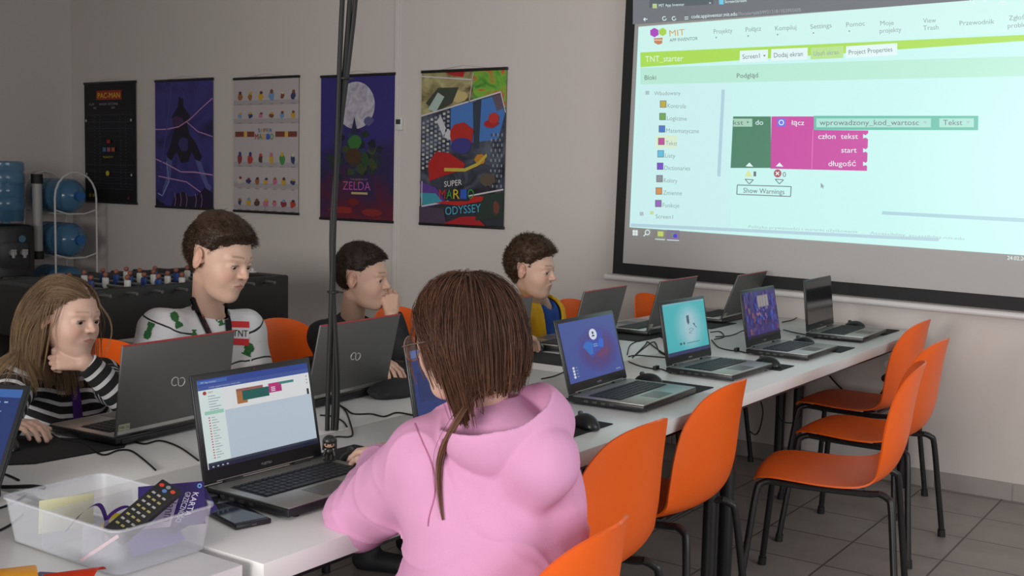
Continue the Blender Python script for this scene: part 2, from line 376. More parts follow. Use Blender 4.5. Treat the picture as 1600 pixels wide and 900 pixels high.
# ---------------------------------------------------------------- laptops
LW, LD, LH = .35, .237, .225
def make_laptop(label, x, y, yaw, lean, W=LW, screen=None, back=False, sticker=False, group=None, z=TZ):
    """origin: hinge, on the table; base runs to +x (towards its user), lid leans to -x"""
    t = thing('laptop', label, 'laptop', (x, y, z), yaw, group)
    b = MB().box((LD/2-.006, 0, .0145), (LD+.012, W, .017), bev=.003); b.build('base', M_lapdark, t)
    MB().box((LD/2, 0, .0235), (LD-.004, W-.006, .003), bev=.001).build('palm_deck', M_lapgrey, t)
    MB().box((.095, 0, .0252), (.105, W-.05, .0012)).build('keyboard_well', M_key, t, smooth=0)
    k = MB(); rows = 6; nx = 15
    for r in range(rows):
        kw = (W-.058)/nx
        for c in range(nx):
            if r == 5 and 4 <= c <= 8: continue
            k.box((.050+r*.0178, -(W-.058)/2+kw*(c+.5), .0268), (.0148 if r else .010, kw-.003, .0022), bev=.0006, seg=1)
        if r == 5: k.box((.050+r*.0178, -(W-.058)/2+kw*6.5, .0268), (.0148, kw*5-.003, .0022), bev=.0006, seg=1)
    k.build('keys', M_key, t, smooth=0)
    MB().box((.193, -.01, .0252), (.062, .10, .0008)).build('touchpad', mat('touchpad_grey', (.17, .165, .155), .35, metal=.4), t, smooth=0)
    for sy in (-1, 1): MB().cyl((0, sy*W*.36, .024), (0, sy*W*.22, .024), .006).build('hinge', M_lapdark, t)
    if back: MB().box((-.0135, 0, .012), (.006, W-.03, .012), bev=.002).build('rear_edge', M_lapdark, t)
    p = MB()
    for q in range(4): p.box((.05+q*.028, -W/2-.0003, .014), (.014, .0016, .006))
    p.build('ports', mat('port_metal', (.12, .12, .12), .3, metal=.7), t, smooth=0)
    for (fx, fy) in ((.02, .8), (.02, -.8), (.22, .8), (.22, -.8)): pass
    for (fx, fy) in ((.02, .4), (.02, -.4), (.22, .4), (.22, -.4)): MB().cyl((fx, fy*W, 0), (fx, fy*W, .0062), .008).build('rubber_foot', M_rubber, t)
    A = roty(-lean); H = Vector((-.004, 0, .026))
    def L(v): return H + (A @ Vector(v))
    m = MB(); m.box((-.004, 0, LH/2), (.006, W, LH), bev=.0022)
    bmesh.ops.transform(m.bm, matrix=Matrix.Translation(H) @ A, verts=m.bm.verts); lid = m.build('lid', M_lid if back else M_lapdark, t)
    m = MB(); m.box((-.0002, 0, LH/2+.001), (.003, W-.006, LH-.008), bev=.001)
    bmesh.ops.transform(m.bm, matrix=Matrix.Translation(H) @ A, verts=m.bm.verts); m.build('screen_bezel', M_lapdark, t)
    fr = Flat(lambda u, v, e: L((.0016+e, -(W/2-.012)+(1-u)*0+u*(W-.024), .030+v*(LH-.030-.012))))
    # seen from the user (+x side): u must run left to right = from -y to +y
    if screen: screen(fr)
    else: fr.rect(0, 0, 1, 1, mat('screen_off', (.012, .012, .014), .12))
    fr.build('screen', t)
    if not back:
        g = Flat(lambda u, v, e: L((.0018+e, u, v))); g.text('FUJITSU', (-.014, .013), (.014, .013), .005, ink((170, 170, 170))); g.disc(0, LH-.006, .002, .002, mat('camera_dot', (.2, .03, .03), .2)); g.build('bezel_marks', t)
        m = MB(); m.box((.0015, 0, .0035), (.001, W-.06, .002)); bmesh.ops.transform(m.bm, matrix=Matrix.Translation(H) @ A, verts=m.bm.verts); m.build('hinge_strip', M_silver, t, smooth=0)
    else:
        m = MB(); m.box((-.0072, 0, LH-.0012), (.003, W-.002, .0032), bev=.0006); bmesh.ops.transform(m.bm, matrix=Matrix.Translation(H) @ A, verts=m.bm.verts); m.build('lid_edge', M_red, t, smooth=0)
        m = MB(); m.box((-.0074, 0, .009), (.001, W-.01, .009)); bmesh.ops.transform(m.bm, matrix=Matrix.Translation(H) @ A, verts=m.bm.verts); m.build('lid_strip', M_silver, t, smooth=0)
        # looping emblem of two open rings
        m = MB()
        ce = lambda c, z, a: Vector((-.0078, c+.0108*math.cos(math.radians(a)), z+.0108*math.sin(math.radians(a))))
        m.tube([ce(.0106, .1140, a) for a in range(-120, 151, 15)]+[ce(-.0106, .1100, a) for a in range(-30, -301, -15)], .0013, n=6)
        bmesh.ops.transform(m.bm, matrix=Matrix.Translation(H) @ A, verts=m.bm.verts); m.build('lid_emblem', mat('emblem_silver', (.6, .6, .6), .35, metal=.3), t)
    if sticker:
        g = Flat(lambda u, v, e: L((-.0078-e, u, v))); y0 = W/2-.04
        g.rect(y0, .014, y0+.034, .030, ink((170, 170, 150)), 0); g.text('MB-16', (y0+.031, .019), (y0+.003, .019), .006, ink((70, 70, 60)), up=-1, layer=1); g.build('sticker', t)
    return t

def scr_browser(f):
    f.rect(0, 0, 1, 1, lit((205, 212, 218), .75), 0)
    f.rect(0, .93, 1, 1, lit((46, 74, 160), .6)); f.rect(0, .945, .25, .985, lit((70, 110, 190), .6)); f.text('MIT App Inventor', (.03, .955), (.16, .955), .018, lit((210, 220, 240), .6))
    f.rect(0, .88, 1, .93, lit((66, 92, 170), .6)); f.text('code.appinventor.mit.edu', (.09, .895), (.36, .895), .018, lit((190, 205, 235), .6))
    f.rect(0, .07, 1, .88, lit((222, 224, 226), .75)); f.rect(.20, .07, 1, .62, lit((186, 200, 214), .75))
    f.rect(0, .07, .2, .88, lit((214, 228, 226), .75)); f.rect(.03, .60, .19, .64, lit((150, 200, 180), .75))
    f.disc(.05, .845, .016, .022, lit((170, 60, 60), .7)); f.text('MIT', (.08, .835), (.12, .835), .022, lit((170, 80, 80), .7))
    for k in range(16): f.rect(.055, .56-k*.03, .068, .572-k*.03, lit((190, 80, 90), .7)); f.rect(.08, .56-k*.03, .11+.03*((k*7) % 3)/2, .567-k*.03, lit((150, 155, 160), .7))
    for k in range(6): f.rect(.07, .80-k*.03, .13+.02*((k*5) % 3), .807-k*.03, lit((130, 150, 160), .7))
    f.rect(.31, .66, .40, .83, lit((170, 112, 60), .7)); f.rect(.31, .80, .55, .83, lit((150, 90, 80), .7))
    f.rect(.36, .69, .60, .80, lit((18, 92, 88), .7)); f.rect(.60, .72, .72, .80, lit((176, 44, 120), .7)); f.rect(.60, .80, .84, .83, lit((60, 130, 130), .7)); f.rect(.60, .79, .70, .83, lit((190, 44, 120), .7))
    for k in range(3): f.rect(.62, .735+k*.02, .66, .745+k*.02, lit((240, 220, 235), .7))
    f.rect(.955, .62, .975, .69, lit((30, 34, 40), .5))
    for k in range(3): f.disc(.965, .76+k*.04, .006, .008, lit((140, 150, 160), .7))
    f.rect(0, 0, 1, .045, lit((30, 36, 66), .5)); f.rect(0, .045, 1, .07, lit((60, 70, 90), .5))
    for k in range(4): f.rect(.03+k*.04, .015, .045+k*.04, .03, lit((190, 200, 220), .6))
def scr_login(f):
    f.rect(0, 0, 1, 1, lit((62, 78, 148), .8), 0)
    for k, (c, r) in enumerate((((66, 74, 146), .40), ((66, 66, 140), .36), ((70, 60, 130), .31), ((78, 56, 118), .26))): f.blob(.60, .46, r, r*1.05, lit(c, .8), 3, 40, .02)
    f.poly([(.33, .56), (.42, .66), (.56, .64), (.66, .80), (.74, .74), (.72, .56), (.66, .44), (.55, .40), (.47, .34)], lit((56, 70, 160), .8))
    f.poly([(.34, .55), (.42, .62), (.52, .58), (.50, .40), (.44, .38)], lit((44, 104, 190), .8)); f.poly([(.60, .50), (.66, .64), (.73, .60), (.70, .46)], lit((44, 96, 200), .8))
    f.poly([(.55, .40), (.60, .30), (.78, .34), (.78, .48), (.70, .46)], lit((100, 52, 100), .8))
    f.disc(.56, .72, .07, .095, lit((205, 212, 226), .85)); f.disc(.56, .745, .018, .025, lit((60, 66, 90), .8)); f.poly([(.53, .68), (.545, .71), (.575, .71), (.59, .68)], lit((60, 66, 90), .8))
    for k in range(2): f.rect(.525, .54-k*.035, .605, .558-k*.035, lit((110, 150, 210), .8))
    for k in range(4): f.disc(.10, .24-k*.05, .020, .022, lit((200, 206, 220), .8)); f.rect(.14, .235-k*.05, .17, .245-k*.05, lit((150, 160, 190), .8))
    for k in range(3): f.disc(.86+k*.03, .05, .007, .009, lit((190, 200, 220), .8))
def scr_teal(f):
    f.rect(0, 0, 1, 1, lit((70, 176, 182), .8), 0)
    for k in range(9):
        c = tuple(int(a_+(b_-a_)*k/8) for a_, b_ in zip((78, 178, 184), (160, 196, 206))); rx = .40-k*.036; ry = .49-k*.028; f.disc(.58, .5, rx, ry, lit(c, .8), 40)
    f.rect(0, 0, 1, .07, lit((52, 62, 110), .6)); f.rect(0, .975, 1, 1, lit((130, 180, 200), .7))
    f.poly([(.52, .72), (.58, .73), (.58, .58), (.55, .54), (.52, .60)], lit((70, 96, 120), .7))
    f.line([(.54, .44), (.60, .47), (.66, .44), (.60, .41), (.54, .38), (.60, .36)], .008, lit((80, 110, 140), .7)); f.line([(.66, .56), (.70, .50), (.74, .46)], .016, lit((80, 110, 140), .7)); f.disc(.69, .53, .018, .024, lit((80, 110, 140), .7), 12)
    f.disc(.39, .20, .018, .026, lit((50, 90, 100), .7), 12); f.rect(.29, .18, .34, .22, lit((60, 90, 110), .7))
    for k in range(9): f.rect(.46+k*.035, .18, .482+k*.035, .20, lit((70, 110, 130), .7))
def scr_purple(f):
    f.rect(0, 0, 1, 1, lit((52, 44, 104), .8), 0)
    rr = random.Random(4)
    for k in range(70):
        x, y = rr.random(), .1+.9*rr.random(); c = rr.choice([(74, 52, 120), (44, 40, 92), (96, 60, 96), (60, 70, 140), (36, 34, 74), (112, 76, 84), (48, 62, 132)])
        f.rect(max(0, x-.03), max(.05, y-.07), min(1, x+.03), min(1, y+.05), lit(c, .8))
    f.rect(.40, .64, .74, .90, lit((120, 116, 130), .8)); 
    for k in range(4): f.rect(.41+k*.085, .66, .47+k*.085, .88, lit((146, 138, 136), .8))
    for k in range(18): x = .3+.55*rr.random(); y = .3+.3*rr.random(); f.rect(x, y, x+.04, y+.06, lit(rr.choice([(70, 84, 170), (96, 90, 160), (50, 60, 140), (130, 100, 120)]), .8))
    f.rect(0, 0, 1, .06, lit((22, 22, 40), .5))
def scr_blue(f):
    f.rect(0, 0, 1, 1, lit((34, 54, 112), .7), 0); f.rect(0, .90, 1, 1, lit((60, 104, 172), .7))
    for k in range(3): f.rect(.80+k*.05, .83, .825+k*.05, .85, lit((150, 170, 200), .7))
    f.rect(.78, .72, .90, .735, lit((120, 150, 200), .7)); f.rect(0, 0, 1, .06, lit((16, 24, 56), .6)); f.rect(.05, .3, .7, .7, lit((30, 46, 98), .7))

GR = 'open grey and black laptops on the desks'
make_laptop('laptop nearest the camera, its bright screen showing a web page with code blocks', -1.772, 1.665, -.012, .196, .333, scr_browser, group=GR)
make_laptop('laptop just behind the pink hoodie, open at a blue login wallpaper', -1.736, 3.015, .045, .276, .378, scr_login, group=GR)
make_laptop('laptop with a bright teal screen', -1.743, 3.667, -.02, .19, .342, scr_teal, group=GR)
make_laptop('laptop with a dark purple picture on its screen', -1.714, 4.285, 0, .19, .346, scr_purple, group=GR)
make_laptop('laptop with a switched-off black screen at the far end of the near row', -1.718, 4.945, .04, .115, .385, None, group=GR)
make_laptop('laptop hidden behind the girl with glasses, a slit of blue screen by her face', -1.715, 2.27, .03, .20, .345, scr_blue, group=GR)
make_laptop('laptop cut off by the left edge of the photo, dark blue screen', -2.222, 1.142, math.radians(-60), .62, .35, scr_blue, group=GR)
make_laptop('laptop seen from behind, in front of the girl in stripes', -2.292, 1.825, math.pi+.06, .13, .362, None, True, True, GR)
make_laptop('laptop seen from behind next to the hanging cables', -2.262, 2.43, math.pi+.055, .22, .362, None, True, group=GR)
make_laptop('laptop seen from behind, only its corner showing past the brown-haired girl', -2.235, 3.155, math.pi+.03, .10, .35, None, True, group=GR)
make_laptop('laptop seen from behind, used by the boy in yellow', -2.262, 3.83, math.pi+.06, .25, .372, None, True, group=GR)
make_laptop('laptop seen from behind, standing between the two empty far chairs', -2.265, 4.475, math.pi+.03, .25, .385, None, True, True, GR)
make_laptop('laptop seen from behind, farthest one beneath the projection screen', -2.215, 5.12, math.pi+.04, .35, .385, None, True, True, group=GR)

# ---------------------------------------------------------------- mouse pads and mice
def pad(label, pts, z=TZ):
    cx = sum(p[0] for p in pts)/len(pts); cy = sum(p[1] for p in pts)/len(pts)
    o = MB().prism([(x-cx, y-cy) for x, y in pts], 0, .003, bev=.001).build('mouse_pad', M_pad); o.location = (cx, cy, z)
    return tag(o, label, 'mouse pad', 'black cloth mouse pads')
def rectp(x0, x1, y0, y1, a=0):
    cx, cy = (x0+x1)/2, (y0+y1)/2; q = []
    for x, y in ((x0, y0), (x1, y0), (x1, y1), (x0, y1)):
        dx, dy = x-cx, y-cy; q.append((cx+dx*math.cos(a)-dy*math.sin(a), cy+dx*math.sin(a)+dy*math.cos(a)))
    return q
def make_mouse():
    t = thing('computer_mouse', 'black computer mouse', 'mouse', group='black computer mice')
    bm = bmesh.new(); bmesh.ops.create_uvsphere(bm, u_segments=28, v_segments=18, radius=1)
    for v in bm.verts:
        x, y, z = v.co; x_ = x*.056; w_ = .031*(1-.12*math.cos(x*2.2)); z_ = max(z, -.02)*(.036-.006*x) ; v.co = (x_, y*w_*(1 if z > 0 else .96), z_+.001)
    m = MB(); m.bm.free(); m.bm = bm; m.build('shell', M_mouse, t, smooth=60)
    MB().cyl((.028, -.004, .030), (.028, .004, .030), .008).build('scroll_wheel', mat('wheel_grey', (.08, .08, .08), .5), t)
    return t
mouse0 = make_mouse()
mice = []
def mouse(label, x, y, a, z=TZ+.003):
    c = mouse0 if not mice else copy_tree(mouse0); mice.append(c); c.location = (x, y, z); c.rotation_euler = (0, 0, a); c['label'] = label; return c
PP = math.pi
pad('mouse pad between the two laptops behind the pink hoodie', rectp(-1.72, -1.49, 2.45, 2.66)); mouse('mouse by the pink hoodie\'s shoulder', *on_z(915, 657, TZ+.02)[:2], PP-.5)
pad('mouse pad right of the blue login laptop', rectp(-1.78, -1.515, 3.20, 3.36)); mouse('mouse right of the blue login laptop', -1.70, 3.26, PP-.2)
pad('mouse pad right of the teal screen laptop', rectp(-1.75, -1.475, 3.83, 3.97)); mouse('mouse at the desk edge right of the teal screen laptop', -1.545, 3.885, PP-.3)
pad('mouse pad right of the purple screen laptop', rectp(-1.74, -1.455, 4.42, 4.60)); mouse('mouse right of the purple screen laptop', -1.64, 4.505, PP-.3)
pad('mouse pad at the far right corner of the desks', rectp(-1.76, -1.48, 5.08, 5.32)); mouse('mouse at the far right corner of the desks', -1.655, 5.21, PP-.3)
pad('mouse pad under the hand of the girl in the pink hoodie', rectp(-1.86, -1.62, 1.80, 2.03)); mouse('mouse held by the girl in the pink hoodie', -1.715, 1.885, PP-.15)
pad('large mouse pad in front of the girl in stripes', [(-2.60, 1.28), (-2.36, 1.335), (-2.275, 1.44), (-2.255, 1.66), (-2.30, 1.70), (-2.56, 1.56)]); mouse('mouse under the hand of the girl in stripes', -2.455, 1.475, -.15)
pad('mouse pad with a rounded corner at the left edge of the photo', [(-2.0, .74), (-1.78, .80), (-1.74, .93), (-1.745, 1.0), (-1.79, 1.03), (-2.02, 1.0)])

pad('mouse pad in front of the boy in yellow', rectp(-2.45, -2.09, 3.38, 3.60)); mouse('mouse under the hand of the boy in yellow', *on_z(834, 543, TZ+.01)[:2], -.25)
pad('mouse pad left of the far laptop with a sticker', rectp(-2.50, -2.20, 4.12, 4.42)); 
pad('mouse pad under the farthest laptop seen from behind', rectp(-2.50, -2.15, 4.72, 5.0))
pad('mouse pad in front of the boy in the black sweater', rectp(-2.52, -2.28, 2.76, 3.0)); mouse('mouse under the hand of the boy in the black sweater', *on_z(626, 579, TZ+.005)[:2], -.3)
# ---------------------------------------------------------------- projection screen with the projected picture
SY = WY-.075
t = thing('projection_screen', 'large pull-down projection screen with a black border showing a projected coding page', 'projection screen', (-3.04, SY, .90))
SR = -.0145; sU = Vector((math.cos(SR), 0, math.sin(SR))); sV = Vector((math.sin(-SR)*1.35, 0, math.cos(SR)))
SWd, SHt = 2.75, 2.0
def S3(u, v, e=0): return sU*u + sV*v + Vector((0, -e, 0))
b = .075
f = Flat(lambda u, v, e: S3(u, v, e)); f.rect(0, 0, SWd, SHt, mat('screen_fabric', (.44, .43, .425), .85, bump=.03, bscale=500), 0)
fab = f.build('fabric', t)
m = MB()                                                   # fabric has a real thickness
m.face([S3(0, 0, -.002), S3(0, SHt, -.002), S3(SWd, SHt, -.002), S3(SWd, 0, -.002)]); m.build('fabric_back', mat('screen_back_black', (.02, .02, .02), .8), t, smooth=0)
f = Flat(lambda u, v, e: S3(u, v, e+.0012)); K = mat('screen_border_black', (.008, .008, .009), .7)
f.rect(0, 0, SWd, b*.82, K, 0); f.rect(0, b*.82, b*.8, SHt, K, 0); f.rect(SWd-b, b*.82, SWd, SHt, K, 0); f.build('border', t)
m = MB(); m.cyl(S3(-.035, -.022, -.004), S3(SWd+.03, -.022, -.004), .016); m.cyl(S3(-.045, -.022, -.004), S3(-.03, -.022, -.004), .019)
m.build('bottom_bar', mat('bar_white', (.66, .64, .63), .35), t)
m = MB(); m.box(S3(SWd/2, SHt+.05, -.0), (SWd+.14, .09, .10), bev=.01); m.build('roller_case', mat('bar_white'), t)
org = Vector((-3.04, SY, .90))
def SP(x, y, e): p = on_y(x, y, SY) - org; return Vector((p.x, -.0022-e, p.z))
f = Flat(SP, .0003)
def L_(r, g, b_): return lit((r, g, b_), .86)
BG = L_(205, 250, 246); GRY = L_(128, 124, 128)
f.poly([(989, 38), (1700, -10), (1800, -60), (990, -60)], L_(118, 122, 128), 0)       # browser tabs and address bar
f.poly([(1015, 12), (1115, 7), (1116, -60), (1015, -60)], L_(96, 104, 112), 1)
f.poly([(998, 42), (1700, -14), (1700, 406), (984, 355)], BG, 1)                       # page
f.poly([(999.5, 42), (1700, -14), (1700, 45), (1002, 82)], L_(212, 250, 244), 2)
f.poly([(1001, 82), (1700, 50), (1700, 58), (1600, 91-27), (1001, 105)], L_(176, 226, 92), 3)
f.poly([(1001, 106), (1600, 88), (1700, 84), (1700, 116), (1600, 119), (1001, 132)], L_(190, 240, 220), 3)
f.poly([(1001, 132), (1144, 129), (1142, 364), (985, 352)], L_(208, 246, 246), 3)
f.poly([(1128, 140), (1133, 140), (1126, 276), (1121, 275)], L_(180, 214, 226), 4)
f.poly([(986, 349), (1467, 372), (1467, 377), (986, 354)], L_(184, 216, 228), 4); f.poly([(1379, 330), (1700, 346), (1700, 353), (1378, 335)], L_(176, 216, 226), 4)
T = lambda s, x0, y0, x1, y1, h, c: f.text(s, (x0, y0), (x1, y1), h, c, up=-1, layer=8)
dk = L_(110, 120, 124); md = L_(150, 168, 170); lt = L_(178, 200, 204); wh = L_(232, 252, 252)
T('MIT App Inventor', 1030, 11, 1070, 9, 4.5, wh); T('ScreenStream', 1133, 5, 1167, 3, 4.5, wh); T('x', 1108, 6, 1112, 6, 3.5, wh)
f.rect(1020, 6, 1027, 13, L_(190, 210, 150), 4); f.rect(1124, 0, 1131, 7, L_(120, 210, 240), 4)
T('code.appinventor.mit.edu', 1081, 29, 1152, 24.5, 6, wh); T('/?locale=pl#5992121813539556​05'.replace('\u200b', ''), 1153, 24.5, 1252, 18, 5.5, L_(170, 176, 180))
f.line([(1012, 30), (1006, 30.4)], 1.2, wh); f.line([(1008.5, 28), (1006, 30.4), (1008.5, 33)], 1.2, wh); f.line([(1020, 30), (1026, 29.6)], 1.2, GRY)
for cx_ in (1038.5, 1053.5): f.line([(cx_+3*math.cos(a), 29-cx_*.0+3*math.sin(a)) for a in [k*.6 for k in range(10)]], 1.1, wh)
f.line([(1070, 27), (1076, 26.6)], 1.1, wh); f.line([(1070, 30), (1076, 29.6)], 1.1, wh)
f.line([(1519+3*math.cos(a), 1.5+3*math.sin(a)) for a in [k*.63 for k in range(11)]], 1.1, wh); f.line([(1521, 4), (1524, 7)], 1.3, wh)
f.poly([(1539+(4 if k % 2 == 0 else 1.7)*math.sin(k*math.pi/5), 1-(4 if k % 2 == 0 else 1.7)*math.cos(k*math.pi/5)) for k in range(10)], wh, 4); f.rect(1563, 2, 1571, 5, wh, 4)
# logo: purple and green hexagons above a brown block
hexa = lambda x, y, r, c: f.poly([(x+r*math.cos(k*math.pi/3+.5), y+r*math.sin(k*math.pi/3+.5)) for k in range(6)], c, 5)
hexa(1023, 51, 7.5, L_(176, 84, 196)); hexa(1036, 50, 6.5, L_(176, 216, 84)); f.poly([(1022, 60), (1036, 59), (1035, 68), (1029, 70), (1023, 67)], L_(204, 138, 100), 5); f.rect(1023, 62, 1035, 63.5, L_(230, 220, 200), 6)
T('MIT', 1047, 57, 1071, 55, 10, L_(214, 170, 92)); T('APP INVENTOR', 1047, 65.5, 1091, 62.5, 5.2, dk)
for s, x0, y0, x1, y1 in (('Projekty', 1116, 53, 1145, 51), ('Połącz', 1166, 50, 1190, 48), ('Kompiluj', 1212, 48, 1245, 46), ('Settings', 1267, 45.5, 1300, 43), ('Pomoc', 1323, 42.5, 1352, 40), ('Moje', 1376, 40, 1397, 39), ('projekty', 1375, 52, 1409, 49.5), ('View', 1443, 36, 1463, 35), ('Trash', 1443, 47.5, 1467, 46), ('Przewodnik', 1500, 40, 1554, 37), ('Zgłoś', 1577, 32, 1602, 30), ('problem', 1575, 44, 1612, 41.5)): T(s, x0, y0, x1, y1, 7.5, md)
for x, y in ((1118, 59), (1168, 56.5), (1214, 54.5), (1270, 52), (1326, 49)): f.poly([(x, y-1), (x+3, y-1), (x+1.5, y+1.3)], dk, 8)
T('TNT_starter', 1009, 97, 1068, 95.5, 9.5, L_(226, 250, 230))
for x0, y0, x1, y1, s, c in ((1156, 98, 1200, 96, 'Screen1', wh), (1205, 95.5, 1262, 93, 'Dodaj ekran', wh), (1267, 93, 1318, 90.5, 'Usuń ekran', L_(190, 232, 150)), (1322, 91, 1402, 86, 'Project Properties', wh)):
    h_ = 18.5; f.poly([(x0, y0), (x1, y1), (x1+.5, y1-h_), (x0+.5, y0-h_)], c, 5); T(s, x0+5, y0-5.5, x1-(12 if s == 'Screen1' else 7), y1-5.5, 7.5, dk if c is wh else md)
f.poly([(1193, 86), (1197, 86), (1195, 89)], dk, 8)
T('Bloki', 1008, 125, 1026, 124.5, 7.5, dk); T('Podgląd', 1152, 122, 1185, 121, 7.5, dk)
f.rect(1009, 142, 1015, 148, lt, 5); T('Wbudowany', 1023, 149, 1064, 148.5, 6.5, md)
for k, (s, c, wd) in enumerate((('Kontrola', (196, 176, 84), 29), ('Logiczne', (120, 172, 92), 31), ('Matematyczne', (84, 128, 206), 51), ('Tekst', (196, 90, 156), 18), ('Listy', (104, 196, 228), 16), ('Dictionaries', (128, 88, 206), 40), ('Kolory', (150, 150, 158), 21), ('Zmienne', (216, 150, 92), 29), ('Funkcje', (152, 110, 190), 26))):
    x = 1032.5-k*.95; y = 158+k*19.4
    if s == 'Tekst': f.poly([(x-5, y-5), (x+29, y-5), (x+28, y+15), (x-5, y+15)], L_(222, 244, 214), 5)
    f.rect(x-.8, y-.8, x+9.3, y+10.3, L_(100, 110, 114), 6); f.rect(x, y, x+8.5, y+9.5, L_(*c), 7); T(s, x+11, y+10.5, x+11+wd, y+11.3, 7, md)
f.rect(1000, 331, 1006, 337, lt, 5); f.rect(1016, 330, 1022, 335, L_(200, 226, 170), 5); T('Screen1', 1025, 341, 1052, 342, 6.5, md)
# code blocks
f.poly([(1146, 182), (1205, 182), (1205, 262.5), (1142, 262.5)], L_(84, 136, 110), 5)
f.poly([(1206, 182), (1273, 182), (1272, 203), (1357, 204), (1355, 267), (1204, 263.5)], L_(206, 84, 168), 5)
f.poly([(1272, 181), (1529, 181), (1528.5, 203.5), (1272, 203)], L_(112, 196, 176), 6)
f.poly([(1276, 185), (1455, 185), (1455, 199), (1276, 199)], L_(176, 232, 218), 7); f.poly([(1468, 185), (1522, 185), (1522, 199), (1468, 199)], L_(176, 232, 218), 7)
f.rect(1146, 185.5, 1176, 198, L_(170, 214, 190), 7); T('kst', 1146, 195, 1162, 195, 7.5, dk); f.poly([(1167, 190), (1171, 190), (1169, 193)], dk, 9)
T('do', 1181, 195, 1193, 195, 8, wh); f.rect(1215, 185, 1228, 198, L_(120, 120, 230), 7); f.line([(1221.5+3.6*math.cos(a), 191.5+3.8*math.sin(a)) for a in [k*.63 for k in range(11)]], 1.3, wh)
T('łącz', 1237, 195.5, 1257, 195.5, 8, wh); T('wprowadzony_kod_wartosc', 1281, 195.5, 1436, 195.5, 8.5, dk); T('Tekst', 1474, 195.5, 1504, 195.5, 8.5, dk)
for x in (1446, 1513): f.poly([(x-3, 189.5), (x+3, 189.5), (x, 193.5)], lt, 9)
for s, x0, x1, y in (('człon  tekst', 1279, 1341, 217), ('start', 1315, 1339, 238.5), ('długość', 1295, 1338, 259.5)): T(s, x0, y, x1, y, 8.5, wh)
for y in (213, 235, 256): f.poly([(1349, y-3.5), (1353, y-1.5), (1357, y-5), (1357, y+5), (1353, y+2), (1349, y+3.5)], BG, 6)
f.line([(1271, 203), (1269, 264)], 1.2, L_(226, 130, 196)); 
for x in (1171.5, 1218.5): f.poly([(x-6, 260), (x+6, 260.5), (x, 254)], wh, 8); f.line([(x-6.5, 280), (x+6.5, 281), (x, 287.5), (x-6.5, 280)], 1.2, dk)
f.poly([(1164, 275.5), (1176, 276), (1170, 265)], L_(224, 236, 170), 7); T('1', 1178, 275.5, 1182, 275.5, 8, dk); f.disc(1215.5, 271, 6, 6.3, L_(176, 96, 110), 20, 7); f.line([(1213, 268.5), (1218, 273.5)], 1.5, wh); f.line([(1218, 268.5), (1213, 273.5)], 1.5, wh); T('0', 1223.5, 276.5, 1228.5, 276.5, 8, dk)
f.line([(1153, 289), (1237, 291.5), (1236, 307), (1152, 303.5), (1153, 289)], 1.3, dk); T('Show Warnings', 1162, 301, 1226, 303.5, 8, dk)
f.poly([(1283, 285.5), (1283, 294), (1285, 292.3), (1286.5, 295), (1287.6, 294.4), (1286.4, 291.8), (1288.5, 291.5)], md, 8)
T('Polityka prywatności i warunki użytkowania', 1170, 356, 1340, 364, 4.5, lt); T('Accessibility: accessibility.mit.edu', 1360, 366, 1507, 375, 4.5, lt)
# taskbar marks
f.poly([(985, 356), (1700, 392), (1700, 397), (984, 359)], L_(90, 92, 96), 0) if False else None
for a, b_ in ((0, 0), (4.2, .2), (0, 4.4), (4.2, 4.6)): f.rect(989+a, 359.5+b_, 992.6+a, 363.4+b_, L_(226, 240, 240), 5)
f.line([(1012.5+3.6*math.cos(a), 363+3.8*math.sin(a)) for a in [k*.63 for k in range(11)]], 1.2, wh); f.line([(1010, 365.5), (1006.5, 369)], 1.4, wh)
f.poly([(1028, 361.5), (1037, 362), (1037, 369.5), (1028, 369)], L_(196, 216, 110), 5); f.line([(1024.5, 373.5), (1040, 374.5)], 1, wh)
f.poly([(1043, 359), (1062, 360), (1062, 376), (1043, 375)], L_(134, 124, 150), 4); f.disc(1052, 367, 3.5, 3.5, L_(120, 150, 120), 14, 6); f.disc(1055.5, 368.5, 3.2, 3.2, L_(90, 70, 220), 14, 7); f.line([(1043, 374.7), (1062, 375.7)], 1, wh)
T('12:13', 1583, 396, 1600, 397, 6, wh); T('24.02.2024', 1574, 405.5, 1612, 407.5, 6, wh)
f.build('projected_picture', t)

# ---------------------------------------------------------------- posters
def tex_mat(name, cols, scale=3, axis=None, dist=1.5):
    m = bpy.data.materials.new(name); m.use_nodes = True; nt = m.node_tree; b_ = nt.nodes['Principled BSDF']; b_.inputs['Roughness'].default_value = .55
    tc = nt.nodes.new('ShaderNodeTexCoord'); n = nt.nodes.new('ShaderNodeTexNoise'); n.inputs['Scale'].default_value = scale; n.inputs['Detail'].default_value = 5; n.inputs['Distortion'].default_value = dist
    nt.links.new(tc.outputs['Object'], n.inputs['Vector']); r = nt.nodes.new('ShaderNodeValToRGB'); e = r.color_ramp.elements
    if axis:
        sp = nt.nodes.new('ShaderNodeSeparateXYZ'); nt.links.new(tc.outputs['Object'], sp.inputs[0]); ma = nt.nodes.new('ShaderNodeMath'); ma.operation = 'MULTIPLY_ADD'; ma.inputs[1].default_value = axis[0]; nt.links.new(sp.outputs[2], ma.inputs[0]); nt.links.new(n.outputs[0], ma.inputs[2])
        m2 = nt.nodes.new('ShaderNodeMath'); m2.operation = 'ADD'; m2.inputs[1].default_value = axis[1]; nt.links.new(ma.outputs[0], m2.inputs[0]); nt.links.new(m2.outputs[0], r.inputs[0])
    else: nt.links.new(n.outputs[0], r.inputs[0])
    while len(e) < len(cols): e.new(.5)
    for k, (p, c) in enumerate(cols): e[k].position = p; e[k].color = (*srgb(*c), 1)
    nt.links.new(r.outputs[0], b_.inputs['Base Color']); return m
PW = .632
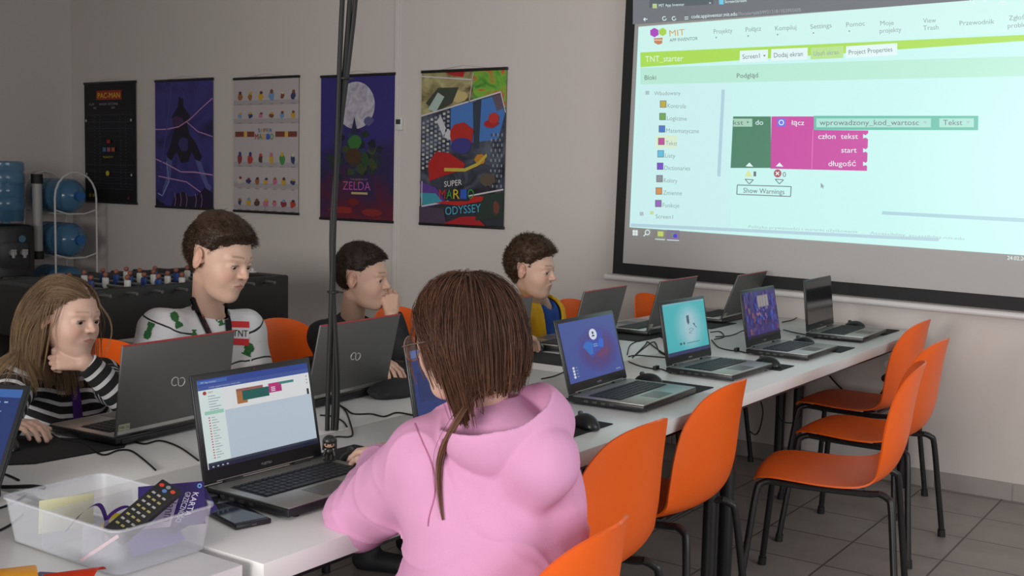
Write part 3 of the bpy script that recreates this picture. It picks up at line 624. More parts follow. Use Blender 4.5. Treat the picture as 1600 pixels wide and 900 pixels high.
def poster(label, x0, z0, z1, art, group='fabric posters hanging in a row on the back wall'):
    t = thing('wall_poster', label, 'poster', (x0+PW/2, WY, z0), group=group); H = z1-z0
    m = MB(); m.box((0, -.012, H), (PW+.012, .014, .018), bev=.005); m.build('top_rod', M_black, t)
    m = MB(); m.box((0, -.012, 0), (PW+.012, .014, .018), bev=.005); m.build('bottom_rod', M_black, t)
    m = MB(); m.tube([(-PW*.3, -.012, H+.006), (0, -.008, H+.03), (PW*.3, -.012, H+.006)], .0008, n=5, smooth=False); m.build('hanging_string', mat('string', (.3, .3, .3)), t)
    f = Flat(lambda u, v, e: Vector((-PW/2+u*PW, -.0125-e, .008+v*(H-.016))), .0003); art(f); f.build('printed_sheet', t)
    return t
def art1(f):
    K = ink((16, 15, 20)); f.rect(0, 0, 1, 1, K, 0)
    f.rect(.24, .865, .73, .945, ink((150, 50, 26))); f.text('PAC-MAN', (.27, .88), (.70, .88), .047, ink((226, 190, 40)))
    g = ink((150, 150, 160)); f.text('1UP', (.10, .82), (.20, .82), .02, g); f.text('HIGH SCORE', (.30, .82), (.66, .82), .02, g); f.text('00', (.18, .79), (.24, .79), .017, g); f.text('00', (.53, .79), (.60, .79), .017, g)
    d = ink((120, 112, 130)); bl = ink((28, 30, 60))
    for y in (.755, .70, .645, .60, .27, .225, .18, .13): f.line([(.06, y), (.94, y)], .004, bl)
    for y in (.735, .675, .62, .31, .25, .20, .15, .105):
        for k in range(24): f.rect(.07+k*.037, y, .078+k*.037, y+.005, d, 3)
    for x in (.20, .30, .70, .80):
        for k in range(22): f.rect(x, .13+k*.028, x+.008, .135+k*.028, d, 3)
    for x0, x1, y in ((.08, .2, .57), (.08, .2, .50), (.8, .92, .57), (.8, .92, .50), (.08, .2, .42), (.8, .92, .42), (.3, .7, .42), (.3, .42, .55), (.58, .7, .55)): f.rect(x0, y, x1, y+.004, bl, 3)
    f.rect(.46, .495, .53, .525, ink((150, 50, 50))); 
    for x, c in ((.38, (70, 110, 150)), (.465, (160, 90, 110)), (.55, (170, 90, 40))): f.rect(x, .425, x+.065, .46, ink(c))
    f.text('READY!', (.39, .37), (.58, .37), .018, ink((180, 170, 30))); f.disc(.47, .24, .035, .022, ink((200, 180, 30)))
    for x, y in ((.055, .69), (.93, .69), (.055, .23), (.93, .23)): f.disc(x, y, .016, .011, ink((190, 180, 180)))
    f.disc(.12, .045, .025, .016, ink((150, 140, 40))); f.disc(.19, .045, .025, .016, ink((150, 140, 40))); f.disc(.87, .035, .02, .013, ink((110, 30, 40)))
def art2(f):
    f.rect(0, 0, 1, 1, tex_mat('poster_violet', ((.25, (30, 24, 64)), (.45, (64, 58, 130)), (.6, (50, 44, 108)), (.8, (98, 104, 170))), 2.2), 0)
    f.text('OVERWATCH', (.03, .905), (.97, .905), .05, ink((62, 52, 110)))
    D = ink((30, 24, 44)); P = ink((190, 140, 180)); B_ = ink((90, 130, 190))
    f.poly([(.42, .88), (.40, .80), (.30, .72), (.34, .62), (.26, .48), (.20, .42), (.24, .34), (.38, .44), (.46, .35), (.58, .36), (.64, .44), (.74, .34), (.82, .40), (.70, .52), (.60, .58), (.56, .68), (.62, .72), (.50, .80), (.50, .86)], D)
    f.blob(.40, .68, .12, .05, ink((66, 44, 84)), 4); f.blob(.5, .5, .10, .07, ink((58, 52, 110)), 6); f.poly([(.20, .40), (.30, .36), (.26, .20), (.14, .08), (.12, .12), (.20, .24)], ink((86, 92, 150)))
    f.poly([(.70, .38), (.80, .36), (.92, .20), (.98, .16), (.92, .12), (.80, .24)], ink((92, 96, 156)))
    f.line([(0, .62), (.2, .62), (.42, .64), (.62, .70), (.8, .78), (1, .86)], .009, P); f.line([(.55, .68), (.75, .60), (1, .56)], .008, P)
    f.line([(0, .38), (.2, .34), (.45, .28), (.7, .28), (1, .26)], .010, P); f.line([(.05, .24), (.3, .22), (.55, .20), (.8, .12), (.95, .02)], .009, P)
    f.line([(.2, .36), (.24, .2), (.12, .08), (.04, .10)], .008, ink((150, 170, 220))); f.line([(.3, 1), (.2, .6), (.1, .3)], .02, ink((70, 72, 140)))
    f.poly([(0, 0), (0, .06), (.1, .03), (.18, 0)], D); f.poly([(.28, 0), (.36, .10), (.5, .12), (.6, .08), (.75, .10), (.86, .16), (1, .12), (1, 0)], ink((34, 26, 56)))
    for x in (.34, .44, .54, .7, .8): f.line([(x, 0), (x+.02, .06), (x, .11)], .006, P)
def art3(f):
    f.rect(0, 0, 1, 1, ink((186, 178, 178)), 0)
    for y in (.855, .715, .385, .225, .055): f.rect(0, y-.05, 1, y-.012, ink((168, 162, 164)))
    rr = random.Random(11)
    pal = [(120, 72, 44), (200, 160, 40), (140, 52, 60), (52, 60, 110), (196, 110, 140), (70, 140, 70), (180, 60, 50), (200, 190, 170), (150, 100, 50), (80, 60, 60), (110, 150, 190)]
    for y, n, h in ((.87, 6, .10), (.725, 6, .07), (.395, 6, .11), (.225, 7, .07), (.06, 7, .07)):
        for k in range(n):
            x = .10+k*(.82/(n-1)); hh = h*(.75+.4*rr.random()); c = pal[rr.randrange(len(pal))]
            f.blob(x, y, .035+.02*rr.random(), hh*.42, ink(c), rr.randrange(99), 10, .4); f.blob(x+.01*rr.random(), y+hh*.32, .028, hh*.18, ink(pal[rr.randrange(len(pal))]), rr.randrange(99), 9, .3)
            f.rect(x-.03, y-.058, x+.03, y-.052, ink((140, 134, 134)))
    for x0, x1 in ((.03, .33), (.66, .98)):
        f.rect(x0, .565, x1, .605, ink((122, 62, 48))); 
        for k in range(4): f.rect(x0+(x1-x0)*k/4, .565, x0+(x1-x0)*k/4+.004, .605, ink((80, 40, 32)))
        f.rect(x0+.14, .565, x0+.19, .605, ink((210, 170, 90)))
    for k, (ch, c) in enumerate(zip('SUPER', ((70, 110, 200), (210, 180, 40), (190, 60, 50), (70, 150, 80), (70, 110, 200)))): f.text(ch, (.39+k*.045, .60), (.425+k*.045, .60), .03, ink(c))
    for k, (ch, c) in enumerate(zip('MARIO', ((180, 50, 46), (60, 140, 70), (210, 180, 40), (60, 90, 190), (60, 140, 70)))): f.text(ch, (.345+k*.058, .545), (.395+k*.058, .545), .045, ink(c))
    f.disc(.48, .022, .022, .014, ink((140, 134, 134))); f.disc(.48, .022, .017, .011, ink((186, 178, 178)))
def art4(f):
    f.rect(0, 0, 1, 1, tex_mat('poster_night', ((.0, (120, 32, 34)), (.22, (84, 26, 52)), (.4, (46, 34, 76)), (.75, (52, 44, 118))), 2.5, (1.0, -.33), 1), 0)
    f.disc(.48, .80, .26, .165, tex_mat('poster_moon', ((.3, (150, 146, 162)), (.6, (196, 192, 204))), 14), 40)
    f.blob(.66, .69, .08, .035, ink((90, 86, 130)), 3)
    dk_ = [(30, 34, 50), (36, 52, 44), (46, 42, 60), (60, 70, 40), (28, 28, 40), (70, 50, 40), (40, 60, 90)]
    rr = random.Random(5)
    for k in range(60):
        a = rr.random()*6.28; r_ = rr.random()**.6; f.blob(.47+.36*r_*math.cos(a), .42+.20*r_*math.sin(a), .07, .035, ink(dk_[rr.randrange(7)]), k, 10, .5)
    f.poly([(.42, .60), (.47, .72), (.52, .60)], ink((40, 40, 70))); f.blob(.48, .54, .10, .06, ink((54, 110, 50)), 8); f.blob(.46, .44, .13, .07, ink((70, 48, 30)), 9); f.blob(.62, .42, .06, .06, ink((40, 70, 40)), 1)
    f.text('THE LEGEND OF', (.42, .275), (.66, .275), .012, ink((160, 120, 150))); f.text('ZELDA', (.32, .205), (.70, .205), .062, ink((176, 84, 160))); f.rect(.44, .175, .66, .19, ink((190, 170, 120)))
    f.blob(.47, .12, .10, .03, ink((110, 30, 26)), 5); f.blob(.3, .06, .2, .03, ink((140, 40, 36)), 6); f.blob(.72, .05, .16, .03, ink((130, 36, 36)), 7)
def art5(f):
    f.rect(0, 0, 1, 1, ink((46, 48, 58)), 0)
    f.rect(0, .70, .62, 1, tex_mat('poster_sand', ((.3, (54, 46, 32)), (.5, (150, 140, 96)), (.7, (186, 180, 130))), 7)); f.rect(.62, .76, 1, 1, tex_mat('poster_garden', ((.3, (60, 130, 50)), (.5, (120, 180, 60)), (.62, (200, 80, 60)), (.75, (230, 190, 90))), 9))
    f.poly([(.28, 1), (.52, 1), (.50, .965), (.38, .975)], ink((170, 30, 30)))
    f.blob(.44, .84, .13, .045, ink((196, 176, 120)), 4); f.poly([(.05, .80), (.2, .90), (.45, .90), (.38, .80), (.2, .74)], ink((60, 66, 56))); f.poly([(.08, .76), (.2, .87), (.28, .84), (.18, .74)], ink((170, 190, 180)))
    W = ink((206, 202, 204)); 
    f.poly([(0, .715), (.94, .855), (1, .73), (1, .22), (0, .12)], tex_mat('poster_city', ((.35, (34, 36, 46)), (.5, (62, 66, 80)), (.65, (92, 98, 112))), 6)); f.poly([(.36, .77), (.93, .845), (.99, .72), (.92, .56), (.36, .52)], ink((70, 120, 190)))
    f.poly([(.62, .80), (.72, .82), (.70, .5), (.64, .5)], ink((50, 60, 76))); f.poly([(.84, .835), (.94, .85), (.98, .76), (.9, .74)], ink((96, 84, 100)))
    for r_ in range(11):
        for c in range(7):
            x = .02+c*.05; y = .36+r_*.03+c*.012; f.rect(x, y, x+.03, y+.016, ink((150, 156, 170) if (r_+c) % 3 else (200, 200, 196)), 9)
            x = .84+c*.024; y = .25+r_*.033; 
            if c < 6: f.rect(x, y, x+.014, y+.018, ink((150, 156, 170) if (r_+c) % 2 else (70, 76, 92)), 9)
    f.line([(0, .715), (.94, .862), (1, .73)], .010, W, 10); f.line([(.62, .99), (.58, .80)], .008, W, 10); f.line([(0, .98), (.62, .945)], .008, W, 10)
    f.blob(.84, .66, .10, .03, ink((170, 36, 34)), 3); f.disc(.87, .695, .06, .035, ink((190, 50, 44))); 
    f.blob(.50, .58, .16, .10, ink((176, 40, 34)), 2, 14, .2); f.blob(.5, .52, .14, .06, ink((60, 56, 130)), 6, 14, .2); f.line([(.22, .70), (.30, .60), (.40, .58)], .06, ink((200, 200, 206)), 14)
    f.poly([(.10, .40), (.2, .48), (.36, .47), (.55, .40), (.52, .36), (.3, .32), (.12, .28)], ink((176, 32, 30))); 
    f.line([(.30, .36), (.55, .36), (.70, .40), (.80, .46)], .022, ink((196, 176, 70)), 20); f.blob(.72, .43, .07, .04, ink((190, 130, 40)), 9)
    f.blob(.82, .30, .10, .05, ink((90, 80, 66)), 12); f.poly([(0, .28), (.2, .24), (.34, .14), (.05, .10)], ink((90, 60, 140))); f.poly([(0, .2), (.2, .2), (.3, .14), (.05, .11)], ink((60, 150, 170)))
    f.line([(.03, .28), (.03, .11), (.36, .15)], .010, W, 22); f.poly([(0, 0), (0, .11), (.3, .10), (.34, 0)], ink((74, 60, 80))); f.poly([(.3, 0), (.5, .05), (.68, .06), (.8, 0)], ink((170, 30, 34)))
    f.poly([(.68, .03), (1, .06), (1, .22), (.74, .20)], ink((40, 56, 48))); f.line([(.6, .19), (1, .24)], .010, W, 23); f.blob(.92, .12, .04, .05, ink((110, 60, 50)), 4)
    f.text('SUPER', (.31, .245), (.52, .262), .038, ink((226, 222, 220)), layer=30)
    for k, (ch, c) in enumerate(zip('MARIO', ((200, 44, 36), (60, 150, 60), (214, 190, 50), (50, 90, 190), (60, 150, 60)))): f.text(ch, (.25+k*.085, .165+k*.002), (.325+k*.085, .165+k*.002), .065, ink(c), layer=30)
    f.poly([(.2, .135), (.5, .125), (.76, .16), (.78, .19), (.66, .19), (.6, .155), (.3, .15)], ink((186, 34, 32)), 31)
    f.text('ODYSSEY', (.33, .058), (.75, .09), .055, ink((84, 176, 208)), layer=32)
poster('black poster of a dotted arcade maze, leftmost of the row', -7.835, 1.145, 2.055, art1)
poster('violet poster with dark jagged shape and pink streaks', -6.978, 1.132, 2.050, art2)
poster('white poster with rows of small colourful figures', -6.13, 1.130, 2.040, art3)
poster('night-blue poster with a big pale moon fading to dark red', -5.296, 1.110, 2.030, art4)
poster('collage poster with city buildings and red and blue shapes, rightmost of the row', -4.450, 1.110, 2.033, art5)

# ---------------------------------------------------------------- football table
FX0, FX1, FY0, FY1, FZ = -5.12, -4.40, 2.95, 4.28, .86
t = thing('football_table', 'black table-football table behind the children, with rows of blue and white players', 'football table', ((FX0+FX1)/2, (FY0+FY1)/2, 0))
fx, fy = (FX1-FX0)/2, (FY1-FY0)/2; M_cab = mat('cabinet_black', (.014, .013, .013), .45, bump=.03, bscale=300)
m = MB(); m.box((fx-.02, 0, FZ-.12), (.04, 2*fy, .24), bev=.012); m.box((-fx+.02, 0, FZ-.12), (.04, 2*fy, .24), bev=.012)
m.box((0, fy-.05, FZ-.12), (2*fx-.07, .10, .24), bev=.012); m.box((0, -fy+.05, FZ-.12), (2*fx-.07, .10, .24), bev=.012); m.box((0, 0, FZ-.215), (2*fx-.06, 2*fy-.1, .02)); m.build('cabinet', M_cab, t)
MB().box((0, 0, FZ-.085), (2*fx-.08, 2*fy-.2, .01)).build('playing_field', mat('pitch_green', (.06, .12, .06), .5), t)
m = MB(); m.box((0, fy-.05, FZ+.006), (.30, .03, .012), bev=.003)
for k in range(10): m.ball((-.13+k*.029, fy-.05, FZ+.017), .009, 10, 8)
m.build('score_counter', mat('counter_beads', (.55, .53, .5), .4), t)
for sx in (-1, 1):
    for sy in (-1, 1):
        l = MB().box((sx*(fx-.06), sy*(fy-.10), .325), (.09, .14, .61), bev=.01).build('leg', M_cab, t)
        MB().cyl((sx*(fx-.06), sy*(fy-.10), 0), (sx*(fx-.06), sy*(fy-.10), .02), .03).build('levelling_foot', M_rubber, l)
M_rod = mat('rod_steel', (.35, .35, .34), .3, metal=.9); M_pb = mat('player_blue', (.02, .05, .2), .4); M_pw = mat('player_white', (.6, .58, .55), .4); M_skin0 = mat('player_head', (.25, .08, .05), .5)
for k in range(8):
    y = -fy+.17+k*(2*fy-.34)/7
    MB().cyl((-fx-.10, y, FZ-.025), (fx+.07, y, FZ-.025), .008).build('rod', M_rod, t)
    s_ = -1; MB().cyl((s_*(fx+.07), y, FZ-.025), (s_*(fx+.17), y, FZ-.025), .016).build('rod_handle', M_rubber, t)
    n = (1, 2, 3, 5, 5, 3, 2, 1)[k]; bl = k in (0, 1, 3, 5)
    for j in range(n):
        x = (j-(n-1)/2)*(.11 if n == 5 else .17); p = MB()
        p.mi = 0; p.cyl((x, y, FZ-.07), (x, y, FZ-.03), .008, .011, n=10); p.box((x, y, FZ-.012), (.034, .02, .05), bev=.006); p.mi = 1; p.ball((x, y, FZ+.026), .0125, 10, 8)
        p.build('player', [M_pb if bl else M_pw, M_skin0], t)

# ---------------------------------------------------------------- water cooler, bottles and rack
M_bw = mat('blue_bottle_plastic', (.10, .26, .44), .12, alpha=.62, spec=.6); M_cap = mat('bottle_cap_blue', (.02, .12, .35), .35)
def bottle_prof(s_=1):
    return [(0, 0), (.115*s_, .0), (.132*s_, .012), (.134*s_, .06), (.128*s_, .075), (.134*s_, .09), (.134*s_, .155), (.127*s_, .17), (.134*s_, .185), (.134*s_, .25), (.127*s_, .265), (.134*s_, .28), (.134*s_, .335), (.12*s_, .37), (.08*s_, .41), (.04*s_, .43), (.03*s_, .435), (.03*s_, .455)]
t = thing('water_cooler', 'black water cooler at the left edge beside the bottle rack', 'water cooler', (-7.78, 4.72, 0), math.radians(-12))
m = MB(); m.box((0, 0, .50), (.32, .31, .96), bev=.03); m.build('body', mat('cooler_black', (.013, .013, .014), .3), t)
m = MB(); m.box((.155, 0, .76), (.02, .22, .20), bev=.02); m.build('dispensing_panel', mat('cooler_panel', (.03, .03, .032), .4), t)
for y in (.06, -.02):
    m = MB(); m.cyl((.16, y, .78), (.205, y, .78), .022); m.cyl((.2, y, .79), (.2, y, .745), .011); m.box((.205, y, .80), (.02, .04, .012), bev=.003); m.build('tap', mat('tap_grey', (.4, .4, .4), .35), t)
MB().lathe([(0, 0), (.026, 0), (.026, .004), (0, .004)], 24, Matrix.Translation((.166, .055, .88)) @ roty(math.pi/2)).build('badge', ink((70, 110, 130)), t)
MB().box((.17, 0, .60), (.06, .2, .02), bev=.005).build('drip_tray', mat('cooler_panel'), t)
m = MB(); m.cyl((0, 0, 0), (0, 0, .02), .11); m.build('foot', M_rubber, t)
t = thing('water_bottle', 'big blue water bottle standing upside down on the black cooler', 'water bottle', (-7.78, 4.72, .985), group='blue water bottles')
MB().lathe([(r, .455-z) for r, z in bottle_prof()[::-1]], 36, Matrix.Translation((0, 0, -.0))).build('bottle_body', M_bw, t)
MB().lathe([(0, .02), (.12, .02), (.128, .05), (.126, .30), (0, .30)], 32).build('water', mat('water_blue', (.05, .15, .26), .1, alpha=.8), t)
t = thing('cup_dispenser', 'upright tube of paper cups with black ends on the side of the water cooler', 'cup dispenser', (-7.70, 4.925, .72))
MB().cyl((0, 0, .05), (0, 0, .58), .035).build('tube', mat('cup_tube', (.42, .41, .39), .4), t); MB().cyl((0, 0, .56), (0, 0, .63), .042).build('end_cap', M_rubber, t); MB().cyl((0, 0, 0), (0, 0, .06), .042).build('end_cap', M_rubber, t)
RX, RY = -7.68, 5.12
t = thing('bottle_rack', 'white wire rack with an arched top holding big blue water bottles', 'rack', (RX, RY, 0))
M_wire = mat('white_wire', (.62, .62, .62), .35); fr = MB()
for x in (-.22, .17):
    arc = [(x, -.175, 0), (x, -.175, 1.18)]+[(x, -.175*math.cos(a), 1.18+.19*math.sin(a)) for a in [math.pi*k/10 for k in range(1, 10)]]+[(x, .175, 1.18), (x, .175, 0)]
    fr.tube(arc, .0075, n=8, smooth=False)
for k, z in enumerate((.40, .73, 1.06)):
    for x in (-.22, .17): fr.tube([(x, -.175, z+.03), (x, -.07, z), (x, .07, z), (x, .175, z+.03)], .006, n=8, smooth=False)
    for y in (-.07, .07): fr.tube([(-.22, y, z), (.17, y, z)], .006, n=8, smooth=False)
fr.build('wire_frame', M_wire, t)
for k, z in enumerate((.40, .73, 1.06)):
    b_ = thing('water_bottle', 'blue water bottle lying on the white rack, '+('on the bottom shelf behind the girl\'s head', 'on the middle shelf', 'on the top shelf')[k], 'water bottle', (RX-.24, RY, z+.134), group='blue water bottles')
    Mx = roty(math.pi/2)
    MB().lathe(bottle_prof(.95), 36, Mx).build('bottle_body', M_bw, b_)
    MB().lathe([(0, .05), (.10, .05), (.118, .08), (.118, .30), (0, .33)], 28, Matrix.Translation((0, 0, -.004)) @ Mx).build('water', mat('water_blue'), b_)
    MB().lathe([(0, 0), (.036, 0), (.036, .03), (0, .03)], 24, Matrix.Translation((.44, 0, 0)) @ Mx).build('cap', M_cap, b_)

# ---------------------------------------------------------------- hanging cables
t = thing('hanging_cable_bundle', 'bundle of black cables hanging from the ceiling down to the desks', 'cable', (-2.01, 2.11, TZ))
def hc(dx, dy, sw):
    P0 = Vector((0+dx, 0+dy, .002)); P3 = Vector((.09+dx, .03+dy, CZ-TZ)); return [P0, P0.lerp(P3, .06)+Vector((-.004, 0, 0)), P0.lerp(P3, .25)+Vector((sw*.010-.030, sw*.010, 0)), P0.lerp(P3, .5)+Vector((-.010, -sw*.008, 0)), P0.lerp(P3, .75), P3]
for dx, dy, sw in ((-.008, -.010, 1), (.006, .008, -1), (-.002, .004, 0)):
    MB().tube(hc(dx, dy, sw), .0062, n=8).build('cable', M_cable, t)
for z in (.36, .9): m = MB(); m.box((-.024+z*.045, .004+.01*z, z), (.024, .024, .007), bev=.003); m.box((-.008+z*.045, .014+.01*z, z), (.014, .006, .004)); m.build('cable_tie', M_rubber, t)

# ---------------------------------------------------------------- cables lying on the desks
def desk_cable(label, pts, r=.0022, z=TZ, box=None):
    P = [Vector((x, y, z+r+.0002+(q[0] if q else 0))) for x, y, *q in pts]; c = P[0].copy()
    c.z = z
    t = thing('desk_cable', label, 'cable', c, group='thin black cables on the desks'); MB().tube([p-c for p in P], r, n=8).build('cord', M_cable, t)
    if box: MB().box((box[0]-c.x, box[1]-c.y, .008), (.014, .034, .014), rotz(box[2]), bev=.003).build('ferrite_block', M_rubber, t)
    return t
G = lambda *q: [tuple(on_z(x, y, TZ)[:2]) for x, y in q]
desk_cable('mouse cable running off the big mouse pad of the girl in stripes', G((70, 672), (95, 688), (130, 695), (160, 712), (185, 705), (205, 706), (225, 720), (243, 736)))
desk_cable('cable curving from the laptop of the girl in stripes to the desk seam', G((200, 688), (225, 695), (250, 690), (280, 700), (310, 721)))
desk_cable('cable looping right of the hanging bundle, down by the nearest laptop', G((524, 630), (538, 641), (545, 655), (551, 678), (545, 684), (525, 684), (508, 690)))
desk_cable('cable running from the hanging bundle to the girl\'s face', G((524, 630), (540, 640), (553, 648), (580, 648), (600, 652), (620, 646), (645, 650)))
desk_cable('short cable end dipping into the desk seam beside the hanging bundle', G((500, 650), (520, 652), (536, 660), (542, 668)))
desk_cable('cable with a small black block left of the teal screen laptop', G((982, 566), (1000, 573), (1020, 577), (1034, 578), (1048, 584)), box=(*G((1025, 578))[0], .1))
desk_cable('cable with a small black block left of the purple screen laptop', G((1112, 532), (1122, 543), (1140, 548), (1152, 549), (1170, 553)), box=(*G((1151, 549))[0], .1))
desk_cable('tangled cable left of the teal screen laptop, upper strand', G((980, 555), (985, 540), (1000, 533), (1018, 530), (1025, 524), (1040, 532), (1044, 540)))
desk_cable('tangled cable left of the teal screen laptop, looping strand', G((988, 560), (1008, 540), (1012, 535), (1025, 545), (1045, 558)))
desk_cable('tangled cable left of the teal screen laptop, lower strand', G((982, 558), (995, 556), (1020, 558), (1044, 560)))
desk_cable('tangled cable left of the teal screen laptop, crossing strand', G((990, 558), (1006, 545), (1022, 535), (1030, 550), (1042, 557)))
desk_cable('cable leading past the pad of the far laptop with a sticker', G((1110, 520), (1125, 519), (1131, 527), (1116, 531)))
desk_cable('cable between the teal and purple screens', G((1118, 527), (1142, 525), (1160, 518), (1174, 514)))
desk_cable('cable behind the switched-off laptop', G((1222, 504), (1240, 500), (1250, 493), (1262, 491)))
desk_cable('cable to the left of the switched-off laptop', G((1224, 516), (1240, 520), (1265, 525)))
desk_cable('white-grey cable tip beside the pink hood on the desk', G((846, 593), (865, 589), (880, 583), (892, 578)))
desk_cable('power cable coming out behind the blue login laptop', G((872, 624), (885, 624), (900, 628)))
desk_cable('cable reaching into the picture at the left edge, thick one', G((-20, 763), (10, 764), (50, 763), (70, 765)), r=.004)
desk_cable('cable curl at the left edge under the dark blue laptop', G((-20, 745), (0, 741), (15, 745), (30, 752)))
desk_cable('cable at the left edge, above the rounded mouse pad', G((-20, 800), (5, 794), (25, 785), (40, 776)))
desk_cable('cable at the left edge, touching the rounded mouse pad', G((-15, 836), (5, 828), (22, 818), (36, 806)))
# cables hanging under the desks
def under(label, pts, r=.003):
    P = [Vector(p) for p in pts]; c = P[0].copy(); t = thing('loose_cable', label, 'cable', c, group='thin cords hanging under the desks'); MB().tube([p-c for p in P], r, n=8).build('cord', M_cable, t)
def U(X, *q): return [on_x(x, y, X) for x, y in q]
under('thin cord looping below the desk right of the thick black legs', U(-1.8, (1189, 628), (1192, 645), (1187, 670), (1180, 679), (1172, 674)))
under('thin cord hanging below the desk in front of the pale wall', U(-1.9, (1213, 618), (1215, 640), (1222, 658), (1240, 660), (1250, 650), (1254, 620)))
# ---------------------------------------------------------------- things on the near desk
def rrect(w_, l_, r, n=6):
    out = []
    for cx, cy, a0 in ((w_/2-r, l_/2-r, 0), (-w_/2+r, l_/2-r, 90), (-w_/2+r, -l_/2+r, 180), (w_/2-r, -l_/2+r, 270)):
        for k in range(n+1): a = math.radians(a0+90*k/n); out.append((cx+r*math.cos(a), cy+r*math.sin(a)))
    return out
BX, BY = -1.682, 1.203
t = thing('storage_box', 'clear plastic storage box with a divider, full of cards and a remote control', 'box', (BX, BY, TZ))
M_clear = mat('frosted_clear_plastic', (.74, .76, .82), .35, alpha=.24, bump=.05, bscale=80)
def tub(w0, l0, w1, l1, h, r, th=.0016):
    bm = bmesh.new(); rings = []
    for w_, l_, z in ((w0, l0, .004), (w0+(w1-w0)*.5, l0+(l1-l0)*.5, h*.5), (w1, l1, h), (w1+.007, l1+.007, h), (w1+.007, l1+.007, h-.004)):
        rings.append([bm.verts.new((x, y, z)) for x, y in rrect(w_, l_, r)])
    n = len(rings[0]); bm.faces.new(rings[0][::-1])
    for a, b_ in zip(rings, rings[1:]):
        for k in range(n): bm.faces.new((a[k], a[(k+1) % n], b_[(k+1) % n], b_[k]))
    bmesh.ops.recalc_face_normals(bm, faces=bm.faces); bmesh.ops.solidify(bm, geom=bm.faces[:], thickness=th)
    m = MB(); m.bm.free(); m.bm = bm; return m
tub(.305, .185, .325, .205, .082, .022).build('tub', M_clear, t)
MB().box((-.055, 0, .038), (.0015, .185, .066)).build('divider', M_clear, t, smooth=0); MB().box((.06, 0, .036), (.0015, .185, .062)).build('divider', M_clear, t, smooth=0)
def orient(n, roll):                                      # face towards n, turned in its own plane by roll
    z = Vector(n).normalized(); x = Vector((0, 0, 1)).cross(z).normalized(); y = z.cross(x); q = x*math.cos(roll)+y*math.sin(roll)
    return Matrix((q, z.cross(q), z)).transposed().to_euler()
def slab(name, label, cat, c, rot, size, m, marks=None, bev=.001, group=None, part='card'):
    t = thing(name, label, cat, c, group=group); t.rotation_euler = rot
    MB().box((0, 0, 0), size, bev=bev).build(part, m, t)
    if marks:
        f = Flat(lambda u, v, e: Vector((u*size[0]/2, v*size[1]/2, size[2]/2+e)), .0003); marks(f); f.build('print', t)
    return t
R_ = math.radians
def remote_marks(f):
    for (x, y, c) in ((.82, .55, (190, 50, 36)), (.82, -.55, (190, 60, 36)), (.72, 0, (80, 110, 170)), (.86, .0, (120, 120, 130))): f.disc(x, y, .055, .19, ink(c))
    for r in range(8):
        for k in range(3): f.rect(.5-r*.17, -.65+k*.5, .56-r*.17, -.35+k*.5, ink((150, 140, 90) if r % 2 else (150, 150, 150)))
slab('remote_control', 'black remote control with small coloured buttons leaning in the clear box', 'remote control', (-1.575, 1.195, .822), orient((.40, -.35, .75), R_(48)), (.138, .046, .014), mat('remote_black', (.012, .012, .012), .45), remote_marks, .004, part='housing')
def badge_marks(f):
    f.poly([(-.95, -1), (-.75, .62), (.28, .62), (-.05, -1)], ink((178, 170, 196))); f.text('Hanna', (-.08, .35), (-.28, -.75), .30, ink((60, 50, 90))); f.text('T.', (-.42, .25), (-.46, .0), .14, ink((90, 80, 120)))
    f.text('KARTA', (.66, .50), (.38, -.55), .19, ink((226, 220, 236))); f.text('GRZECZNOŚCI', (.44, .55), (.10, -.80), .17, ink((226, 220, 236))); f.disc(.86, .78, .07, .11, ink((110, 170, 230))); f.disc(.86, .78, .04, .06, ink((40, 30, 90)))
    f.line([(-.1+.07*math.cos(a), .83+.1*math.sin(a)) for a in [k*.63 for k in range(11)]], .02, ink((90, 110, 190)))
def karta_marks(f):
    f.text('KARTA', (-.85, .35), (.35, .35), .28, ink((226, 220, 236))); f.text('GRZECZNOŚCI', (-.85, -.05), (.55, -.05), .22, ink((226, 220, 236)))
    f.rect(-.85, -.6, .2, -.45, ink((226, 220, 236))); f.disc(.8, .7, .08, .12, ink((110, 170, 230))); f.disc(.8, .7, .05, .07, ink((40, 30, 90)))
PUR = mat('card_purple', srgb(44, 30, 96), .35)
slab('name_card', 'purple card with a white name field in the clear box behind the remote', 'card', (-1.580, 1.258, .818), orient((.50, -.48, .62), R_(4)), (.112, .082, .0014), PUR, badge_marks, .0004)
slab('name_card', 'purple card with white capital letters at the right end of the clear box', 'card', (-1.563, 1.283, .806), orient((.50, -.50, .60), R_(30)), (.085, .050, .0014), PUR, karta_marks, .0004)
slab('name_card', 'light violet card low in the clear box under the purple cards', 'card', (-1.585, 1.225, .768), orient((.3, -.3, .9), R_(25)), (.09, .06, .0014), mat('card_violet', srgb(120, 104, 170), .4), None, .0004)
def lanyard(label, c, rz, pts, m):
    t = thing('lanyard', label, 'lanyard', c, rz); b_ = bmesh.new(); P = catmull([Vector(p) for p in pts], 6); pr = None
    for p in P:
        a, b2 = b_.verts.new(p+Vector((0, -.0085, 0))), b_.verts.new(p+Vector((0, .0085, 0)))
        if pr: b_.faces.new((pr[0], pr[1], b2, a))
        pr = (a, b2)
    bmesh.ops.solidify(b_, geom=b_.faces[:], thickness=.0008); q = MB(); q.bm.free(); q.bm = b_; q.build('ribbon', m, t, smooth=60)
MLY = mat('lanyard_purple', srgb(92, 44, 150), .6, bump=.2, bscale=900)
lanyard('purple lanyard folded at the left inside the clear box', (-1.695, 1.16, .75), .6, [(-.03, 0, .02), (0, 0, .055), (.03, 0, .07), (.045, 0, .03), (.05, 0, .0)], MLY)
lanyard('purple lanyard looping beside the remote in the clear box', (-1.645, 1.20, .75), 1.2, [(-.03, 0, .01), (-.02, 0, .05), (.01, 0, .065), (.03, 0, .05), (.05, 0, .02)], MLY)
